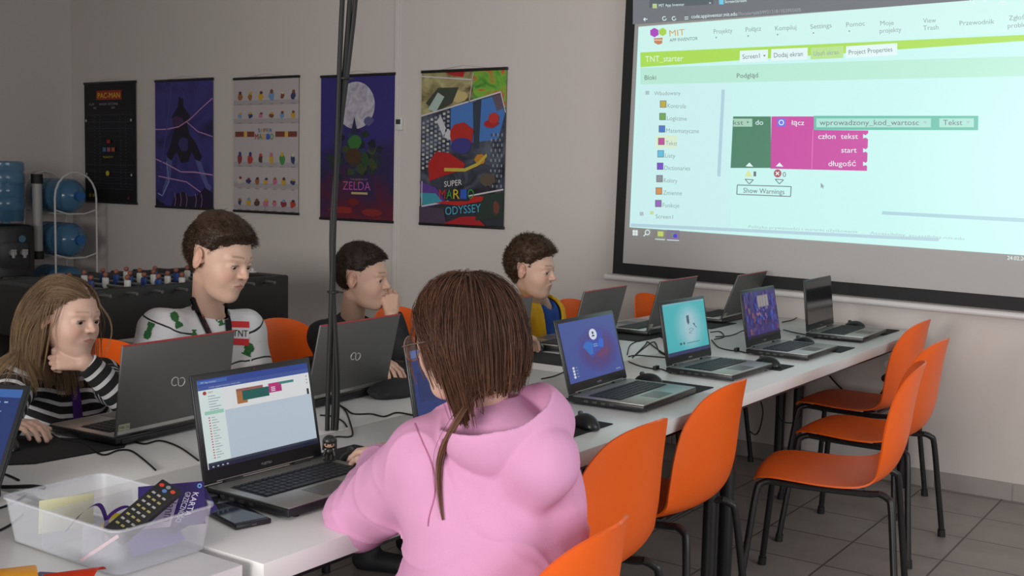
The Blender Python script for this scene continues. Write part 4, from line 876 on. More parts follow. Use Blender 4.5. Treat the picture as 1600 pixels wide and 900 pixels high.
slab('sticky_note_pad', 'yellow piece of card lying in the middle of the clear box', 'card', (-1.665, 1.225, .775), (R_(14), R_(10), R_(30)), (.07, .05, .004), mat('card_yellow', srgb(200, 180, 30), .5))
slab('paper_strip', 'cream paper strip standing in the left compartment of the clear box', 'paper', (-1.778, 1.185, .783), (0, R_(2), R_(80)), (.10, .002, .060), mat('paper_cream', srgb(220, 218, 176), .6), part='paper')
slab('plastic_ruler', 'pink ruler standing slanted against the right front wall of the clear box', 'ruler', (-1.58, 1.112, .778), (R_(2), R_(-33), R_(4)), (.11, .002, .006), mat('ruler_pink', srgb(224, 180, 190), .4), part='ruler_body')
slab('yellow_case', 'amber yellow plastic case at the bottom left corner of the photo', 'case', (-1.615, .955, .7555), (0, 0, R_(60)), (.115, .06, .030), mat('amber_plastic', srgb(240, 160, 14), .4), bev=.004, part='case_body')
t = thing('orange_scoop', 'red-orange plastic funnel piece in front of the clear box', 'toy', (-1.505, 1.045, TZ))
bm = bmesh.new()
ring = []
for k in range(13):
    a = -1.0+2.0*k/12; ring.append((bm.verts.new((-.075, .0+.010*math.sin(a), .018+.010*math.cos(a))), bm.verts.new((.012, .036*math.sin(a), .014+.026*math.cos(a)))))
for a, b_ in zip(ring, ring[1:]): bm.faces.new((a[0], b_[0], b_[1], a[1]))
bmesh.ops.solidify(bm, geom=bm.faces[:], thickness=.0025); q = MB(); q.bm.free(); q.bm = bm; o = q.build('funnel', mat('scoop_orange', srgb(226, 66, 22), .4), t, smooth=60); t.rotation_euler = (0, 0, .6)
slab('name_card', 'dark purple card with a light pattern lying in front of the clear box', 'card', (-1.560, 1.012, .757), (R_(6), R_(-4), R_(20)), (.085, .055, .0014), PUR, lambda f: [f.disc(-.6+.3*k, .6, .1, .14, ink((110, 160, 220))) for k in range(5)] and f.text('KARTA', (-.7, -.1), (.6, -.1), .3, ink((230, 225, 240))), .0004)
# phone beside the nearest laptop
t = thing('smartphone', 'black smartphone lying on the desk left of the nearest laptop', 'phone', (-1.633, 1.449, TZ), R_(-14))
MB().box((0, 0, .0055), (.150, .074, .010), bev=.003, seg=3).build('phone_body', mat('phone_black', (.012, .012, .015), .3), t)
MB().box((-.002, 0, .0107), (.132, .068, .0005)).build('glass_screen', mat('phone_glass', (.008, .010, .022), .08), t, smooth=0)
MB().box((.0752, 0, .0055), (.0006, .010, .003)).build('charging_port', mat('port_metal'), t, smooth=0)
t = thing('laptop_dock', 'flat black box under the left edge of the nearest laptop', 'dock', (-1.775, 1.478, TZ), 0)
MB().box((0, 0, .009), (.09, .03, .018), bev=.003).build('housing', M_lapdark, t)
# bobble head figurine on the laptop corner
t = thing('figurine', 'tiny big-headed black-haired figurine standing on the corner of the nearest laptop', 'figurine', (-1.737, 1.815, TZ+.0255), R_(-50))
MF = mat('figurine_black', (.016, .013, .014), .4); MFS = mat('figurine_skin', (.52, .32, .22), .5)
m = MB(); m.cyl((0, -.005, 0), (0, -.005, .013), .0042, n=12); m.cyl((0, .005, 0), (0, .005, .013), .0042, n=12); m.ball((0, 0, .019), (.0065, .0085, .009)); m.cyl((0, -.009, .022), (.003, -.012, .010), .0028); m.cyl((0, .009, .022), (.003, .012, .010), .0028); m.cyl((0, 0, 0), (0, 0, .0015), .014); m.build('body', MF, t)
m = MB(); m.box((.001, 0, .039), (.021, .024, .022), bev=.0085, seg=4); hd = m.build('head', MFS, t)
m = MB(); m.ball((-.0015, 0, .043), (.0148, .0158, .0128)); m.box((-.004, -.0135, .034), (.016, .005, .024), bev=.002); m.box((-.004, .0135, .034), (.016, .005, .024), bev=.002); m.box((-.0095, 0, .036), (.006, .026, .026), bev=.003); m.build('hair', MF, t)
m = MB()
for s_ in (-1, 1): m.ball((.0112, s_*.006, .037), (.0012, .0022, .0026), 10, 8)
m.build('eyes', mat('figurine_eye', (.005, .005, .005), .2), t)
# black cloth pouch by the boy in the black sweater
t = thing('soft_pouch', 'black soft pouch on the desk beside the hand of the boy in the black sweater', 'pouch', (*on_z(625, 606, TZ+.02)[:2], TZ))
bm = bmesh.new(); bmesh.ops.create_uvsphere(bm, u_segments=40, v_segments=24, radius=1)
for v in bm.verts:
    n_ = noise.noise(v.co*1.7)*.18+noise.noise(v.co*4)*.06; c = v.co*(1+n_); v.co = Vector((c.x*.065, c.y*.115, max(c.z, -.45)*.034+.0155))
q = MB(); q.bm.free(); q.bm = bm; q.build('pouch_body', mat('pouch_cloth', (.010, .010, .012), .8, bump=.3, bscale=300), t, smooth=180)
# ---------------------------------------------------------------- people: distance-field sculpting
A_ = lambda v: np.array(v, dtype=np.float64)
def nrm(v): v = A_(v); return v/np.linalg.norm(v)
def rc(P, a, b, ra, rb):
    a = A_(a); b = A_(b); d = b-a; t = np.clip(((P-a)@d)/(d@d+1e-12), 0, 1)
    return np.linalg.norm(P-a-t[:, None]*d, axis=1)-(ra+(rb-ra)*t)
def ell(P, c, r, R=None):
    q = P-A_(c)
    if R is not None: q = q@R
    r = A_(r); k0 = np.linalg.norm(q/r, axis=1); k1 = np.linalg.norm(q/(r*r), axis=1)+1e-9
    return k0*(k0-1)/k1
def smin(a, b, k): h = np.clip(.5+.5*(b-a)/k, 0, 1); return b*(1-h)+a*h-k*h*(1-h)
def smax(a, b, k): return -smin(-a, -b, k)
def sst(x, a, b): t = np.clip((x-a)/(b-a), 0, 1); return t*t*(3-2*t)
def near(P, c, R, fn):
    out = np.full(len(P), 1.0); m = np.linalg.norm(P-A_(c), axis=1) < R
    out[~m] = np.linalg.norm(P[~m]-A_(c), axis=1)-R*.75
    if m.any(): out[m] = fn(P[m])
    return out
_rs = np.random.RandomState(3); _K = _rs.normal(size=(24, 3)); _K /= np.linalg.norm(_K, axis=1)[:, None]; _PH = _rs.uniform(0, 6.28, 24)
def wob(P, f, seed=0, n=6):
    o = np.zeros(len(P))
    for i in range(n): j = (seed*5+i) % 24; o += np.sin(P@_K[j]*f*(1+.23*i)+_PH[j])
    return o/n
def surface(fn, lo, hi, h, margin=.012):
    lo = A_(lo); hi = A_(hi); B = 8; nb = np.ceil((hi-lo)/(h*B)).astype(int); n = nb*B+1
    D = np.empty(n, np.float32)
    bx, by, bz = np.meshgrid(*[np.arange(k) for k in nb], indexing='ij'); bc = np.stack([bx, by, bz], -1).reshape(-1, 3)
    dc = fn(lo+(bc+.5)*B*h); D[:] = 1
    for (i, j, k), v in zip(bc, dc):
        D[i*B:(i+1)*B+1, j*B:(j+1)*B+1, k*B:(k+1)*B+1] = v
    act = bc[np.abs(dc) < B*h*.87*1.15+margin]
    off = np.stack(np.meshgrid(*[np.arange(B+1)]*3, indexing='ij'), -1).reshape(-1, 3)
    for s_ in range(0, len(act), 400):
        a = act[s_:s_+400]; I = (a[:, None, :]*B+off[None]).reshape(-1, 3)
        D[I[:, 0], I[:, 1], I[:, 2]] = fn(lo+I*h)
    ins = D < 0; sh = tuple(k-1 for k in n)
    cnt = np.zeros(sh, np.int8); cs = [(a, b_, c) for a in (0, 1) for b_ in (0, 1) for c in (0, 1)]
    for a, b_, c in cs: cnt += ins[a:sh[0]+a, b_:sh[1]+b_, c:sh[2]+c]
    m = (cnt > 0) & (cnt < 8); cell = np.argwhere(m); idx = np.full(sh, -1, np.int32); idx[m] = np.arange(len(cell))
    V = np.zeros((len(cell), 3)); W = np.zeros(len(cell)); val = {c: D[cell[:, 0]+c[0], cell[:, 1]+c[1], cell[:, 2]+c[2]] for c in cs}
    for c in cs:
        for ax in range(3):
            if c[ax] == 0:
                c2 = list(c); c2[ax] = 1; c2 = tuple(c2); a, b_ = val[c], val[c2]; x = (a < 0) != (b_ < 0)
                t = np.where(x, a/(a-b_+1e-12), 0); p = np.array(c, float)+t[:, None]*(np.array(c2)-np.array(c)); V[x] += p[x]; W[x] += 1
    V = lo+(cell+V/W[:, None])*h; F = []
    for ax in range(3):
        u, v = (ax+1) % 3, (ax+2) % 3
        s0 = [slice(None)]*3; s1 = [slice(None)]*3; s0[ax] = slice(0, -1); s1[ax] = slice(1, None)
        x = ins[tuple(s0)] != ins[tuple(s1)]; E = np.argwhere(x); E = E[(E[:, u] > 0) & (E[:, v] > 0) & (E[:, u] < sh[u]) & (E[:, v] < sh[v])]
        inside = ins[E[:, 0], E[:, 1], E[:, 2]]
        def g(du, dv): q = E.copy(); q[:, u] += du; q[:, v] += dv; return idx[q[:, 0], q[:, 1], q[:, 2]]
        Q = np.stack([g(-1, -1), g(0, -1), g(0, 0), g(-1, 0)], 1); Q[~inside] = Q[~inside][:, ::-1]; F.append(Q)
    del D, ins, cnt
    F = np.concatenate(F); F = F[(F >= 0).all(1)]; return V, F
def np_mesh(name, V, F, mats, parent, smooth=True, attrs=None, mi=None, origin=None):
    me = bpy.data.meshes.new(name); V = np.asarray(V, np.float32)
    if origin is not None: V = V-A_(origin).astype(np.float32)
    k = F.shape[1]; me.vertices.add(len(V)); me.vertices.foreach_set('co', V.ravel()); me.loops.add(F.size); me.loops.foreach_set('vertex_index', F.ravel().astype(np.int32))
    me.polygons.add(len(F)); me.polygons.foreach_set('loop_start', np.arange(0, F.size, k, dtype=np.int32)); me.polygons.foreach_set('loop_total', np.full(len(F), k, np.int32))
    me.update(calc_edges=True); me.validate()
    for m in (mats if isinstance(mats, list) else [mats]): me.materials.append(m)
    if smooth: me.polygons.foreach_set('use_smooth', [True]*len(me.polygons))
    if mi is not None: me.polygons.foreach_set('material_index', mi.astype(np.int32))
    for nm, (ty, arr) in (attrs or {}).items():
        a = me.attributes.new(nm, ty, 'POINT'); a.data.foreach_set('color' if ty == 'FLOAT_COLOR' else 'value', np.asarray(arr, np.float32).ravel())
    return link(name, me, parent)

# ---- head in its own frame: x forward, y to the person's left, z up; origin between the ears
def head_sdf(p):
    y = np.abs(p[:, 1]); q = np.stack([p[:, 0], y, p[:, 2]], 1)
    d = ell(p, (-.014, 0, .030), (.096, .076, .086))
    d = smin(d, ell(p, (.022, 0, -.022), (.060, .059, .080)), .03)
    d = smin(d, ell(p, (.046, 0, -.070), (.036, .040, .034)), .03)
    d = smin(d, ell(p, (.064, 0, -.088), (.021, .022, .017)), .02)
    d = smin(d, ell(q, (.050, .034, -.030), (.030, .026, .030)), .02)
    d = smin(d, rc(q, (.076, .006, .026), (.064, .042, .024), .012, .010), .014)          # brow ridge
    d = smax(d, -ell(q, (.097, .031, .004), (.017, .021, .014)), .012)                   # eye hollow
    lid = ell(q, (.0665, .031, .003), (.0165, .0190, .0155)); lid = smax(lid, -ell(q, (.083, .0315, .0002), (.016, .0148, .0054)), .002)
    d = smin(d, lid, .005)
    n = rc(p, (.080, 0, .014), (.097, 0, -.016), .0058, .0080); n = smin(n, ell(p, (.097, 0, -.019), (.0105, .0095, .0085)), .006); n = smin(n, ell(q, (.089, .0095, -.021), (.0095, .0065, .0065)), .005)
    d = smin(d, n, .009)
    d = smax(d, -ell(q, (.0935, .0055, -.0275), (.005, .0032, .004)), .002)
    d = smin(d, ell(p, (.0745, 0, -.050), (.014, .028, .018)), .014)                      # muzzle
    up_ = rc(q, (.0872, .004, -.0464), (.0848, .0215, -.0502), .0040, .0018); lo_ = rc(q, (.0862, .0, -.0562), (.0842, .0190, -.0536), .0050, .0022)
    d = smin(d, up_, .006); d = smin(d, lo_, .006); d = smax(d, -rc(q, (.0922, 0, -.0508), (.0874, .0240, -.0522), .0016, .0009), .0012)
    # ear
    c, s_ = math.cos(.35), math.sin(.35); R = A_([[c, 0, s_], [0, 1, 0], [-s_, 0, c]])
    R2 = A_([[math.cos(.35), -math.sin(.35), 0], [math.sin(.35), math.cos(.35), 0], [0, 0, 1]])
    e = ell(q, (-.012, .0805, -.004), (.0185, .0065, .0305), R2@R.T if False else R2)
    e = smax(e, -ell(q, (-.006, .0880, .000), (.0105, .0065, .0185), R2), .004); e = smin(e, rc(q, (.001, .078, -.006), (.002, .077, -.010), .005, .005), .004)
    d = smin(d, e, .005)
    return d
def zline(x): return np.interp(x, [-.12, -.05, -.022, .004, .020, .045, .066, .1], [-.070, -.062, -.034, -.012, .030, .052, .068, .072])
def rotm(h, pitch, roll):
    h, pitch, roll = map(math.radians, (h, pitch, roll))
    f = A_([math.cos(h)*math.cos(pitch), math.sin(h)*math.cos(pitch), -math.sin(pitch)]); l = A_([-math.sin(h), math.cos(h), 0]); u = np.cross(f, l)
    l2 = math.cos(roll)*l+math.sin(roll)*u; u2 = np.cross(f, l2); return np.stack([f, l2, u2], 1)      # columns = axes
def make_hand(w_, d, n, left, curl=(25, 30, 20), s=1, thumb=(.55, .75, .3), spread=.0):
    w_, x = A_(w_), nrm(d); n = A_(n); n = nrm(n-x*(n@x)); t = np.cross(n, x)*(1 if left else -1); palm = []; ch = []
    for k, (o, L) in enumerate(((.0255, (.033, .021, .017)), (.0085, (.037, .024, .018)), (-.0085, (.034, .022, .017)), (-.0245, (.027, .017, .015)))):
        kn = w_+(x*(.074-.004*abs(k-1))+t*o)*s; palm.append((w_+t*o*.45*s+x*.008*s, kn, .0155*s, .0102*s)); c = []; p = kn; a = 0; r = .0082*s*(1 if k < 3 else .88)
        sp = spread*(1.2-k*.8)
        for j, l_ in enumerate(L):
            a += math.radians(curl[j] if not isinstance(curl[0], (list, tuple)) else curl[k][j]); dd = nrm((x+t*sp)*math.cos(a)+n*math.sin(a)); p2 = p+dd*l_*s; c.append((p, p2, r, r*.92)); p = p2; r *= .92
        ch.append(c)
    dd = nrm(x*thumb[0]+t*thumb[1]+n*thumb[2]); p = w_+(x*.018+t*.018)*s; c = []; r = .0118*s
    for j, l_ in enumerate((.030, .026, .022)): p2 = p+dd*l_*s; c.append((p, p2, r, r*.85)); p = p2; r *= .86; dd = nrm(dd+x*.28-t*.22)
    ch.append(c); return dict(c=w_+x*.08*s, palm=palm, ch=ch)
def hand_sdf(P, H):
    d = None
    for a, b_, ra, rb in H['palm']: v = rc(P, a, b_, ra, rb); d = v if d is None else smin(d, v, .008)
    for c in H['ch']:
        dc = None
        for a, b_, ra, rb in c: v = rc(P, a, b_, ra, rb); dc = v if dc is None else smin(dc, v, .0015)
        d = smin(d, dc, .0035)
    return d
class Person:
    shr = .046
    def __init__(s, **k): s.__dict__.update(k); s.HR = rotm(s.head_h, s.head_p, s.head_r); s.T = rotm(s.torso_h, s.torso_p, 0)
    def hl(s, P): return (P-A_(s.head))@s.HR/s.hs
    def wl(s, p): return A_(s.head)+(s.HR@A_(p))*s.hs
    def head_d(s, P): return near(P, s.head, .19*s.hs, lambda q: head_sdf(s.hl(q))*s.hs)
    def tl(s, P): return (P-A_(s.chest))@s.T
    def tw(s, p): return A_(s.chest)+s.T@A_(p)
    def torso(s, P, g=0., k=.05):                         # chest frame: x forward, y left, z up
        b = s.build_
        q = s.tl(P); d = ell(q, (0, 0, 0), (.092*b+g, .140*b+g, .16+g)); d = smin(d, ell(q, (.004, 0, -.16), (.088*b+g, .118*b+g, .15+g)), k)
        pv = A_(s.pelvis); d = smin(d, rc(P, pv+s.T@A_([0, .065, 0]), pv+s.T@A_([0, -.065, 0]), .085*b+g, .085*b+g), k)
        d = smin(d, rc(P, pv+A_([0, 0, .05]), s.tw((0, 0, -.10)), .10*b+g, .10*b+g), k)
        for sh in (s.shL, s.shR): d = smin(d, rc(P, s.tw((-.01, 0, .115)), sh, .052+g, s.shr+g), .04)
        return d
    def arm(s, P, side, g=0., k=.02):
        sh, el_, wr = (s.shL, s.elL, s.wrL) if side == 'L' else (s.shR, s.elR, s.wrR)
        d = rc(P, sh, el_, .044+g, .034+g*.9); return smin(d, rc(P, el_, wr, .034+g*.9, .0225+g*.7), k)
    def body(s, P):
        d = s.torso(P, -.006)
        nb = s.tw((-.012, 0, .155)); d = smin(d, rc(P, nb, s.wl((-.020, 0, -.055)), .048*s.nk, .043*s.nk), .02)
        d = smin(d, s.arm(P, 'L'), .03); d = smin(d, s.arm(P, 'R'), .03)
        pv = A_(s.pelvis)
        for kn, an, sg in ((s.knL, s.anL, 1), (s.knR, s.anR, -1)):
            hp = pv+s.T@A_([0, .07*sg, 0]); d = smin(d, rc(P, hp, kn, .068, .046), .03); d = smin(d, rc(P, kn, an, .046, .030), .02)
        d = smin(d, s.head_d(P), .012)
        for H in s.hands: d = smin(d, near(P, H['c'], .16, lambda q: hand_sdf(q, H)), .006)
        return d
SKIN = {}
def skin_mat():
    m = bpy.data.materials.new('skin'); m.use_nodes = True; nt = m.node_tree; b = nt.nodes['Principled BSDF']; a = nt.nodes.new('ShaderNodeAttribute'); a.attribute_name = 'tint'
    nt.links.new(a.outputs['Color'], b.inputs['Base Color']); b.inputs['Roughness'].default_value = .48; b.inputs['Specular IOR Level'].default_value = .35
    b.inputs['Subsurface Weight'].default_value = .12; b.inputs['Subsurface Radius'].default_value = (.010, .004, .002); b.inputs['Subsurface Scale'].default_value = .5
    return m
M_skin = skin_mat()
def person_tint(s, V, skin, lips, brow):
    q = s.hl(V); y = np.abs(q[:, 1]); col = np.tile(A_(skin), (len(V), 1))
    def mix(m, c): col[:] = col*(1-m[:, None])+A_(c)*m[:, None]
    hd = np.linalg.norm(q, axis=1) < .16
    fr = hd & (q[:, 0] > .05)
    mix(fr*.35*np.exp(-(((y-.045)/.018)**2+((q[:, 2]+.026)/.018)**2)), (skin[0]*1.0, skin[1]*.68, skin[2]*.66))
    mix(fr*.30*np.exp(-((y/.014)**2+((q[:, 2]+.02)/.012)**2)), (skin[0], skin[1]*.7, skin[2]*.68))
    mix(hd*.35*sst(y, .074, .082)*(np.abs(q[:, 2]+.004) < .04), (skin[0]*1.0, skin[1]*.66, skin[2]*.6))
    lw = .021-.55*np.abs(q[:, 2]+.0505); zu = -.0425-.30*y*(y > .004)-.004*np.exp(-(y/.0035)**2)*0; zl_ = -.0612+.40*y; m = sst(zu-q[:, 2], 0, .0012)*sst(q[:, 2]-zl_, 0, .0016)*sst(.0235-y, 0, .003)*(q[:, 0] > .070)*(q[:, 0] < .0965); mix(m*fr*.8, lips)
    zm = -.0508-2.4*y*y; m = sst(.0011-np.abs(q[:, 2]-zm), 0, .0009)*(y < .0235)*(q[:, 0] < .0965)*(q[:, 0] > .07); mix(m*fr*.75, [c*.35 for c in lips])
    bz = .0325-4*(y-.026)**2; m = sst(.0042-np.abs(q[:, 2]-bz), 0, .003)*sst(y, .010, .015)*sst(.052-y, 0, .008); mix(m*fr*.5, brow)
    m = sst(.0022-np.abs(q[:, 2]-(.0080-.10*np.abs(y-.031)-4*(y-.031)**2*1.0)), 0, .0018)*(np.abs(y-.031) < .0145); mix(m*fr*.75, (.03, .02, .015))
    return np.concatenate([col, np.ones((len(V), 1))], 1)
M_eye = mat('eye_white', (.46, .42, .40), .2); M_iris = mat('eye_iris', (.10, .075, .05), .2); M_pupil = mat('eye_pupil', (.004, .004, .004), .08)
def eyes(s, parent, gaze=(1, 0, -.15), iris=None):
    for sg in (-1, 1):
        c = s.wl((.0685, .031*sg, .0022)); g = nrm(s.HR@nrm(gaze)); r = .0127*s.hs; bm = bmesh.new(); bmesh.ops.create_uvsphere(bm, u_segments=24, v_segments=24, radius=r)
        R = Vector(g).to_track_quat('Z', 'Y').to_matrix().to_4x4(); q = MB(); q.bm.free(); q.bm = bm
        for f in bm.faces: z = f.calc_center_median().z/r; f.material_index = 2 if z > .92 else (1 if z > .77 else 0)
        bmesh.ops.transform(bm, matrix=R, verts=bm.verts); q.build('eye', [M_eye, iris or M_iris, M_pupil], parent, smooth=180, loc=Vector(c)-Vector(s.base))
def cloth_mat(name, col, rough=.85, sheen=.0, bump=.25, bs=500, stripes=None):
    m = mat(name, col, rough, bump=bump, bscale=bs, var=.08, vscale=9, sheen=sheen)
    if stripes and 'done' not in m:
        m['done'] = 1; nt = m.node_tree; b = nt.nodes['Principled BSDF']; at = nt.nodes.new('ShaderNodeAttribute'); at.attribute_name = 'run'
        tc = nt.nodes.new('ShaderNodeTexCoord'); n = nt.nodes.new('ShaderNodeTexNoise'); n.inputs['Scale'].default_value = stripes[3]; nt.links.new(tc.outputs['Object'], n.inputs[0])
        ma = nt.nodes.new('ShaderNodeMath'); ma.operation = 'MULTIPLY_ADD'; ma.inputs[1].default_value = stripes[4]; nt.links.new(n.outputs[0], ma.inputs[0]); nt.links.new(at.outputs['Fac'], ma.inputs[2])
        dv = nt.nodes.new('ShaderNodeMath'); dv.operation = 'DIVIDE'; dv.inputs[1].default_value = stripes[0]; nt.links.new(ma.outputs[0], dv.inputs[0])
        fr = nt.nodes.new('ShaderNodeMath'); fr.operation = 'FRACT'; nt.links.new(dv.outputs[0], fr.inputs[0])
        lt_ = nt.nodes.new('ShaderNodeMath'); lt_.operation = 'LESS_THAN'; lt_.inputs[1].default_value = stripes[1]; nt.links.new(fr.outputs[0], lt_.inputs[0])
        mx = nt.nodes.new('ShaderNodeMix'); mx.data_type = 'RGBA'; mx.inputs[6].default_value = (*col, 1); mx.inputs[7].default_value = (*stripes[2], 1); nt.links.new(lt_.outputs[0], mx.inputs[0]); nt.links.new(mx.outputs[2], b.inputs['Base Color'])
    return m
def grad(fn, P, e=.002):
    d0 = fn(P); g = np.stack([fn(P+A_(v)*e)-d0 for v in ((1, 0, 0), (0, 1, 0), (0, 0, 1))], 1); return d0, g/(np.linalg.norm(g, axis=1)[:, None]+1e-9)
def strands_mesh(name, S, rad, m, parent, origin, tone, sides=3):
    """S: (N, K, 3) polylines"""
    N, K, _ = S.shape; T = np.gradient(S, axis=1); T /= np.linalg.norm(T, axis=2, keepdims=True)+1e-9
    ref = np.tile(A_((.31, .52, .79)), (N, K, 1)); U = np.cross(T, ref); U /= np.linalg.norm(U, axis=2, keepdims=True)+1e-9; W = np.cross(T, U)
    tp = (1-np.linspace(0, 1, K)**3*.8)[None, :, None]*rad[:, None, None]
    V = np.stack([S+(U*math.cos(a)+W*math.sin(a))*tp for a in [2*math.pi*j/sides for j in range(sides)]], 2).reshape(-1, 3)
    i = (np.arange(N)[:, None]*K+np.arange(K-1)[None])[..., None]*sides; j = np.arange(sides)[None, None]; j2 = (j+1) % sides
    F = np.stack([i+j, i+j2, i+sides+j2, i+sides+j], -1).reshape(-1, 4)
    tn = np.repeat(tone[:, None], K*sides, 1).ravel(); al = np.tile(np.repeat(np.linspace(0, 1, K), sides)[None], (N, 1)).ravel()
    return np_mesh(name, V, F, m, parent, attrs={'tone': ('FLOAT', tn), 'along': ('FLOAT', al)}, origin=origin)
def hair_mat(name, root, tip, light):
    m = bpy.data.materials.new(name); m.use_nodes = True; nt = m.node_tree; b = nt.nodes['Principled BSDF']; b.inputs['Roughness'].default_value = .5; b.inputs['Specular IOR Level'].default_value = .25
    t = nt.nodes.new('ShaderNodeAttribute'); t.attribute_name = 'tone'; a = nt.nodes.new('ShaderNodeAttribute'); a.attribute_name = 'along'
    m1 = nt.nodes.new('ShaderNodeMix'); m1.data_type = 'RGBA'; m1.inputs[6].default_value = (*root, 1); m1.inputs[7].default_value = (*tip, 1); nt.links.new(a.outputs['Fac'], m1.inputs[0])
    m2 = nt.nodes.new('ShaderNodeMix'); m2.data_type = 'RGBA'; m2.inputs[7].default_value = (*light, 1); nt.links.new(t.outputs['Fac'], m2.inputs[0]); nt.links.new(m1.outputs[2], m2.inputs[6]); nt.links.new(m2.outputs[2], b.inputs['Base Color'])
    return m
def scalp_roots(s, n, rs, zl=zline, extra=0):
    out = []
    while sum(map(len, out)) < n:
        d = rs.normal(size=(n*3, 3)); d /= np.linalg.norm(d, axis=1)[:, None]; lo = np.zeros(len(d)); hi = np.full(len(d), .16)
        c = A_((-.01, 0, .02))
        for _ in range(14): mid = (lo+hi)/2; v = head_sdf(c+d*mid[:, None]); lo = np.where(v < 0, mid, lo); hi = np.where(v < 0, hi, mid)
        p = c+d*lo[:, None]; ok = (p[:, 2] > zl(p[:, 0])+extra) & ~((np.abs(p[:, 1]) > .070) & (p[:, 2] < .03) & (np.abs(p[:, 0]+.010) < .022)); out.append(p[ok])
    return np.concatenate(out)[:n]
def short_hair(s, parent, hm, thick, comb, n=5000, length=(.012, .03), curl=0, seed=1, rad=.0005, zl=zline, fringe=0, lift=.5, capwob=.002):
    rs = np.random.RandomState(seed)
    def cap(P):
        q = s.hl(P); th = thick(q)*sst(q[:, 2]-zl(q[:, 0]), -.004, .040)*.8-.018*(1-sst(q[:, 2]-zl(q[:, 0]), -.014, .002)); ear = (np.abs(q[:, 1]) > .058) & (np.abs(q[:, 0]+.010) < .027) & (q[:, 2] < .030)
        sk = ell(q, (-.014, 0, .030), (.096, .076, .086)); sk = smin(sk, ell(q, (.022, 0, -.022), (.060, .059, .080)), .03)
        return (sk-np.where(ear, -.014, th)-capwob*wob(q, 260, 2)-capwob*wob(q, 120, 3))*s.hs
    c = A_(s.head); V, F = surface(cap, c-.15, c+.16, .003, .02)
    np_mesh('hair', V, F, hm, parent, attrs={'tone': ('FLOAT', .15+.25*np.clip(wob(V, 900, 1), -1, 1)), 'along': ('FLOAT', np.full(len(V), .3))}, origin=s.base)
    p = scalp_roots(s, n, rs, zl, .004); th = thick(p); nn = p-A_((-.01, 0, .0)); nn /= np.linalg.norm(nn, axis=1)[:, None]
    cb = comb(p); L = rs.uniform(length[0], length[1], n)*(th/ thick(A_([[0., 0., .11]]))[0])**.5; K = 7 if not curl else 12; S = np.zeros((n, K, 3)); S[:, 0] = p+nn*(th*.55)[:, None]; d = nn*lift+cb+rs.normal(size=(n, 3))*.16; d /= np.linalg.norm(d, axis=1)[:, None]
    ph = rs.uniform(0, 6.28, n); ax = np.cross(d, nn); ax /= np.linalg.norm(ax, axis=1)[:, None]+1e-9
    for k in range(1, K):
        st = L/(K-1); dd = d+cb*.25*k/K+A_((0, 0, -.12))*k/K
        if curl: dd = d*.4+curl*(np.cos(ph+k*1.1)[:, None]*ax+np.sin(ph+k*1.1)[:, None]*nn)
        dd /= np.linalg.norm(dd, axis=1)[:, None]; S[:, k] = S[:, k-1]+dd*st[:, None]
    Sw = A_(s.head)+(S@s.HR.T)*s.hs
    strands_mesh('hair_strands', Sw, np.full(n, rad)*rs.uniform(.6, 1.3, n), hm, parent, s.base, rs.uniform(0, 1, n)**2)
